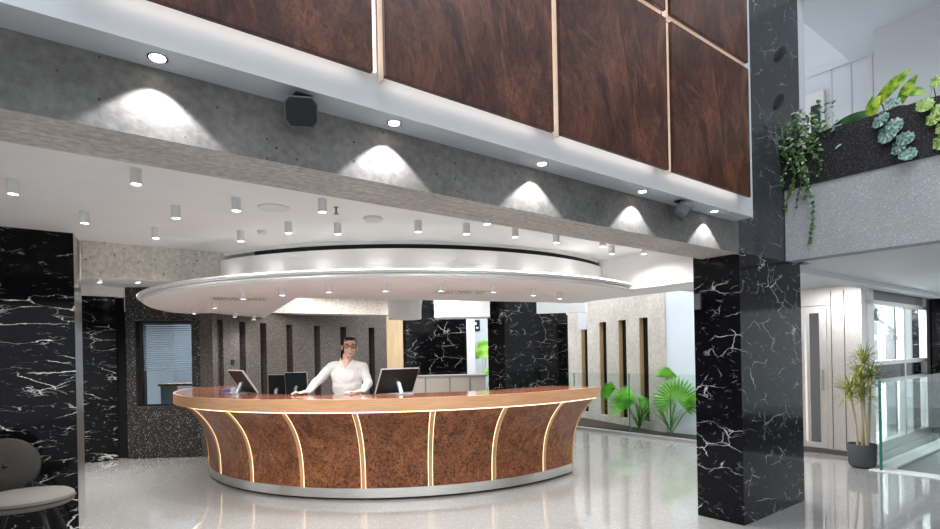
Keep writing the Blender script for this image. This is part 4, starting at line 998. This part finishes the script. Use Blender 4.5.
# face details
m = MB(); m.tube([HD(x, -0.097+x*x*14, -0.054+x*x*16) for x in (-0.031, -0.018, 0, 0.018, 0.031)], [0.002, 0.009, 0.011, 0.009, 0.002], 8); m.build('mouth', 'lip', pe, smooth=True)
m = MB(); m.tube([HD(x, -0.103+x*x*14, -0.0525+x*x*15) for x in (-0.026, -0.014, 0, 0.014, 0.026)], [0.001, 0.007, 0.0085, 0.007, 0.001], 8); m.build('teeth', 'teeth', pe, smooth=True)
for sx in (-1, 1):
    MB().ell(HD(sx*0.031, -0.079, 0.008), (0.012, 0.008, 0.007)).build('eye', 'dark_eye', pe, smooth=True)
    MB().tube([HD(sx*0.014, -0.092, 0.030), HD(sx*0.033, -0.090, 0.035), HD(sx*0.05, -0.078, 0.029)], [0.003, 0.004, 0.002], 6).build('eyebrow', 'hair', pe, smooth=True)
m = MB()
for sx in (-1, 1):
    m.tube([HD(sx*0.033+0.025*cos(a), -0.100+0.012*abs(cos(a))*(1 if sx*cos(a) > 0 else 0), 0.008+0.019*sin(a)) for a in [2*pi*k/20 for k in range(21)]], 0.0034, 6)
    m.tube([HD(sx*0.058, -0.088, 0.012), HD(sx*0.078, -0.04, 0.012), HD(sx*0.082, 0.01, 0.008)], 0.0022, 6)
m.tube([HD(-0.009, -0.101, 0.012), HD(0, -0.103, 0.014), HD(0.009, -0.101, 0.012)], 0.0024, 6)
m.build('glasses', 'frame_brown', pe, smooth=True)
hm = MB()
hm.ell(HD(0, 0.032, 0.034), (0.086, 0.094, 0.080), hr)
hm.ell(HD(0, -0.035, 0.090), (0.060, 0.045, 0.026), hr); hm.ell(HD(0.02, -0.045, 0.090), (0.04, 0.035, 0.02), hr); hm.ell(HD(0, 0.062, -0.008), (0.062, 0.045, 0.05), hr)
for i in range(60):
    a = RND.uniform(0, 2*pi); el_ = RND.uniform(0.3, 1.4)
    c = HD(0.074*cos(a)*cos(el_), 0.03+0.082*sin(a)*cos(el_), 0.035+0.074*sin(el_))
    if c.y < head.y-0.07 and c.z < head.z+0.08: continue
    capsule(hm, c, c+V((RND.uniform(-.02, .02), RND.uniform(-.02, .01), RND.uniform(0.0, .012))), 0.009, 0.004, 8)
hair = hm.build('hair', 'hair', pe, weld=False); remesh(hair, 0.005, 1)
# shirt
sm = MB()
sm.ell(H(0.05, 0.07, 0.98), (0.180, 0.125, 0.16)); sm.ell(H(0.045, 0.03, 1.16), (0.172, 0.122, 0.20)); sm.ell(chest+V((0, 0.0, 0)), (0.178, 0.125, 0.17)); sm.ell(H(0.047, 0.02, 1.22), (0.178, 0.125, 0.24))
chain(sm, [(shl+V((0.02, 0, 0.0)), 0.066), (chest+V((0, 0, 0.115)), 0.066), (shr-V((0.02, 0, 0)), 0.066)])
capsule(sm, chest+V((0, 0.01, 0.10)), neck+V((0, 0.012, -0.01)), 0.085, 0.064)
for sh, el, wr, hd in ((shl, elL, wrL, handL), (shr, elR, wrR, handR)):
    e2 = el+(wr-el)*0.5
    chain(sm, [(sh, 0.062), (sh.lerp(el, 0.5), 0.056), (el, 0.050), (e2, 0.046), (wr, 0.037)])
shirt = sm.build('shirt', 'shirt', pe, weld=False); remesh(shirt, 0.007, 12, 0.022)
# collar and front placket, cuffs
cl = MB()
for sx in (-1, 1):
    n0 = neck+V((0, -0.01, 0.0))
    vs = [n0+V((sx*0.065, 0.03, 0.045)), n0+V((sx*0.075, 0.0, 0.035)), n0+V((sx*0.008, -0.085, -0.06)), n0+V((sx*0.055, -0.10, -0.085)), n0+V((sx*0.088, -0.045, -0.03)), n0+V((sx*0.08, 0.03, 0.0))]
    off_ = V((0, 0.006, 0.0)); k = len(vs)
    cl.add(vs+[v_+off_ for v_ in vs], [(0, 1, 4, 5), (1, 2, 3, 4), (k, k+5, k+4, k+1), (k+1, k+4, k+3, k+2), (0, 1, k+1, k), (1, 2, k+2, k+1), (2, 3, k+3, k+2), (3, 4, k+4, k+3), (4, 5, k+5, k+4), (5, 0, k, k+5)])
cl.build('collar', 'shirt', pe)
# skin V at the neckline
m = MB(); n0 = neck+V((0, -0.01, 0.0)); m.add([n0+V((-0.045, -0.052, 0.02)), n0+V((0.045, -0.052, 0.02)), n0+V((0.0, -0.105, -0.085)), n0+V((-0.045, -0.02, 0.02)), n0+V((0.045, -0.02, 0.02)), n0+V((0, -0.06, -0.085))], [(0, 1, 2), (3, 5, 4), (0, 2, 5, 3), (1, 4, 5, 2), (0, 3, 4, 1)]); m.build('neckline', 'skin', pe)
tr = MB(); tr.ell(H(0.05, 0.08, 0.90), (0.17, 0.125, 0.13))
for sx in (-1, 1): chain(tr, [(H(0.05+sx*0.09, 0.08, 0.88), 0.10), (H(0.05+sx*0.10, 0.07, 0.50), 0.075), (H(0.05+sx*0.10, 0.1, 0.10), 0.06)])
t_ = tr.build('trousers', 'trouser', pe, weld=False); remesh(t_, 0.012, 2)
for sx in (-1, 1):
    s2 = MB(); chain(s2, [(H(0.05+sx*0.10, 0.12, 0.05), 0.05), (H(0.05+sx*0.12, -0.07, 0.045), 0.045)])
    o = s2.build('shoe', 'black', pe, weld=False); remesh(o, 0.012, 1)
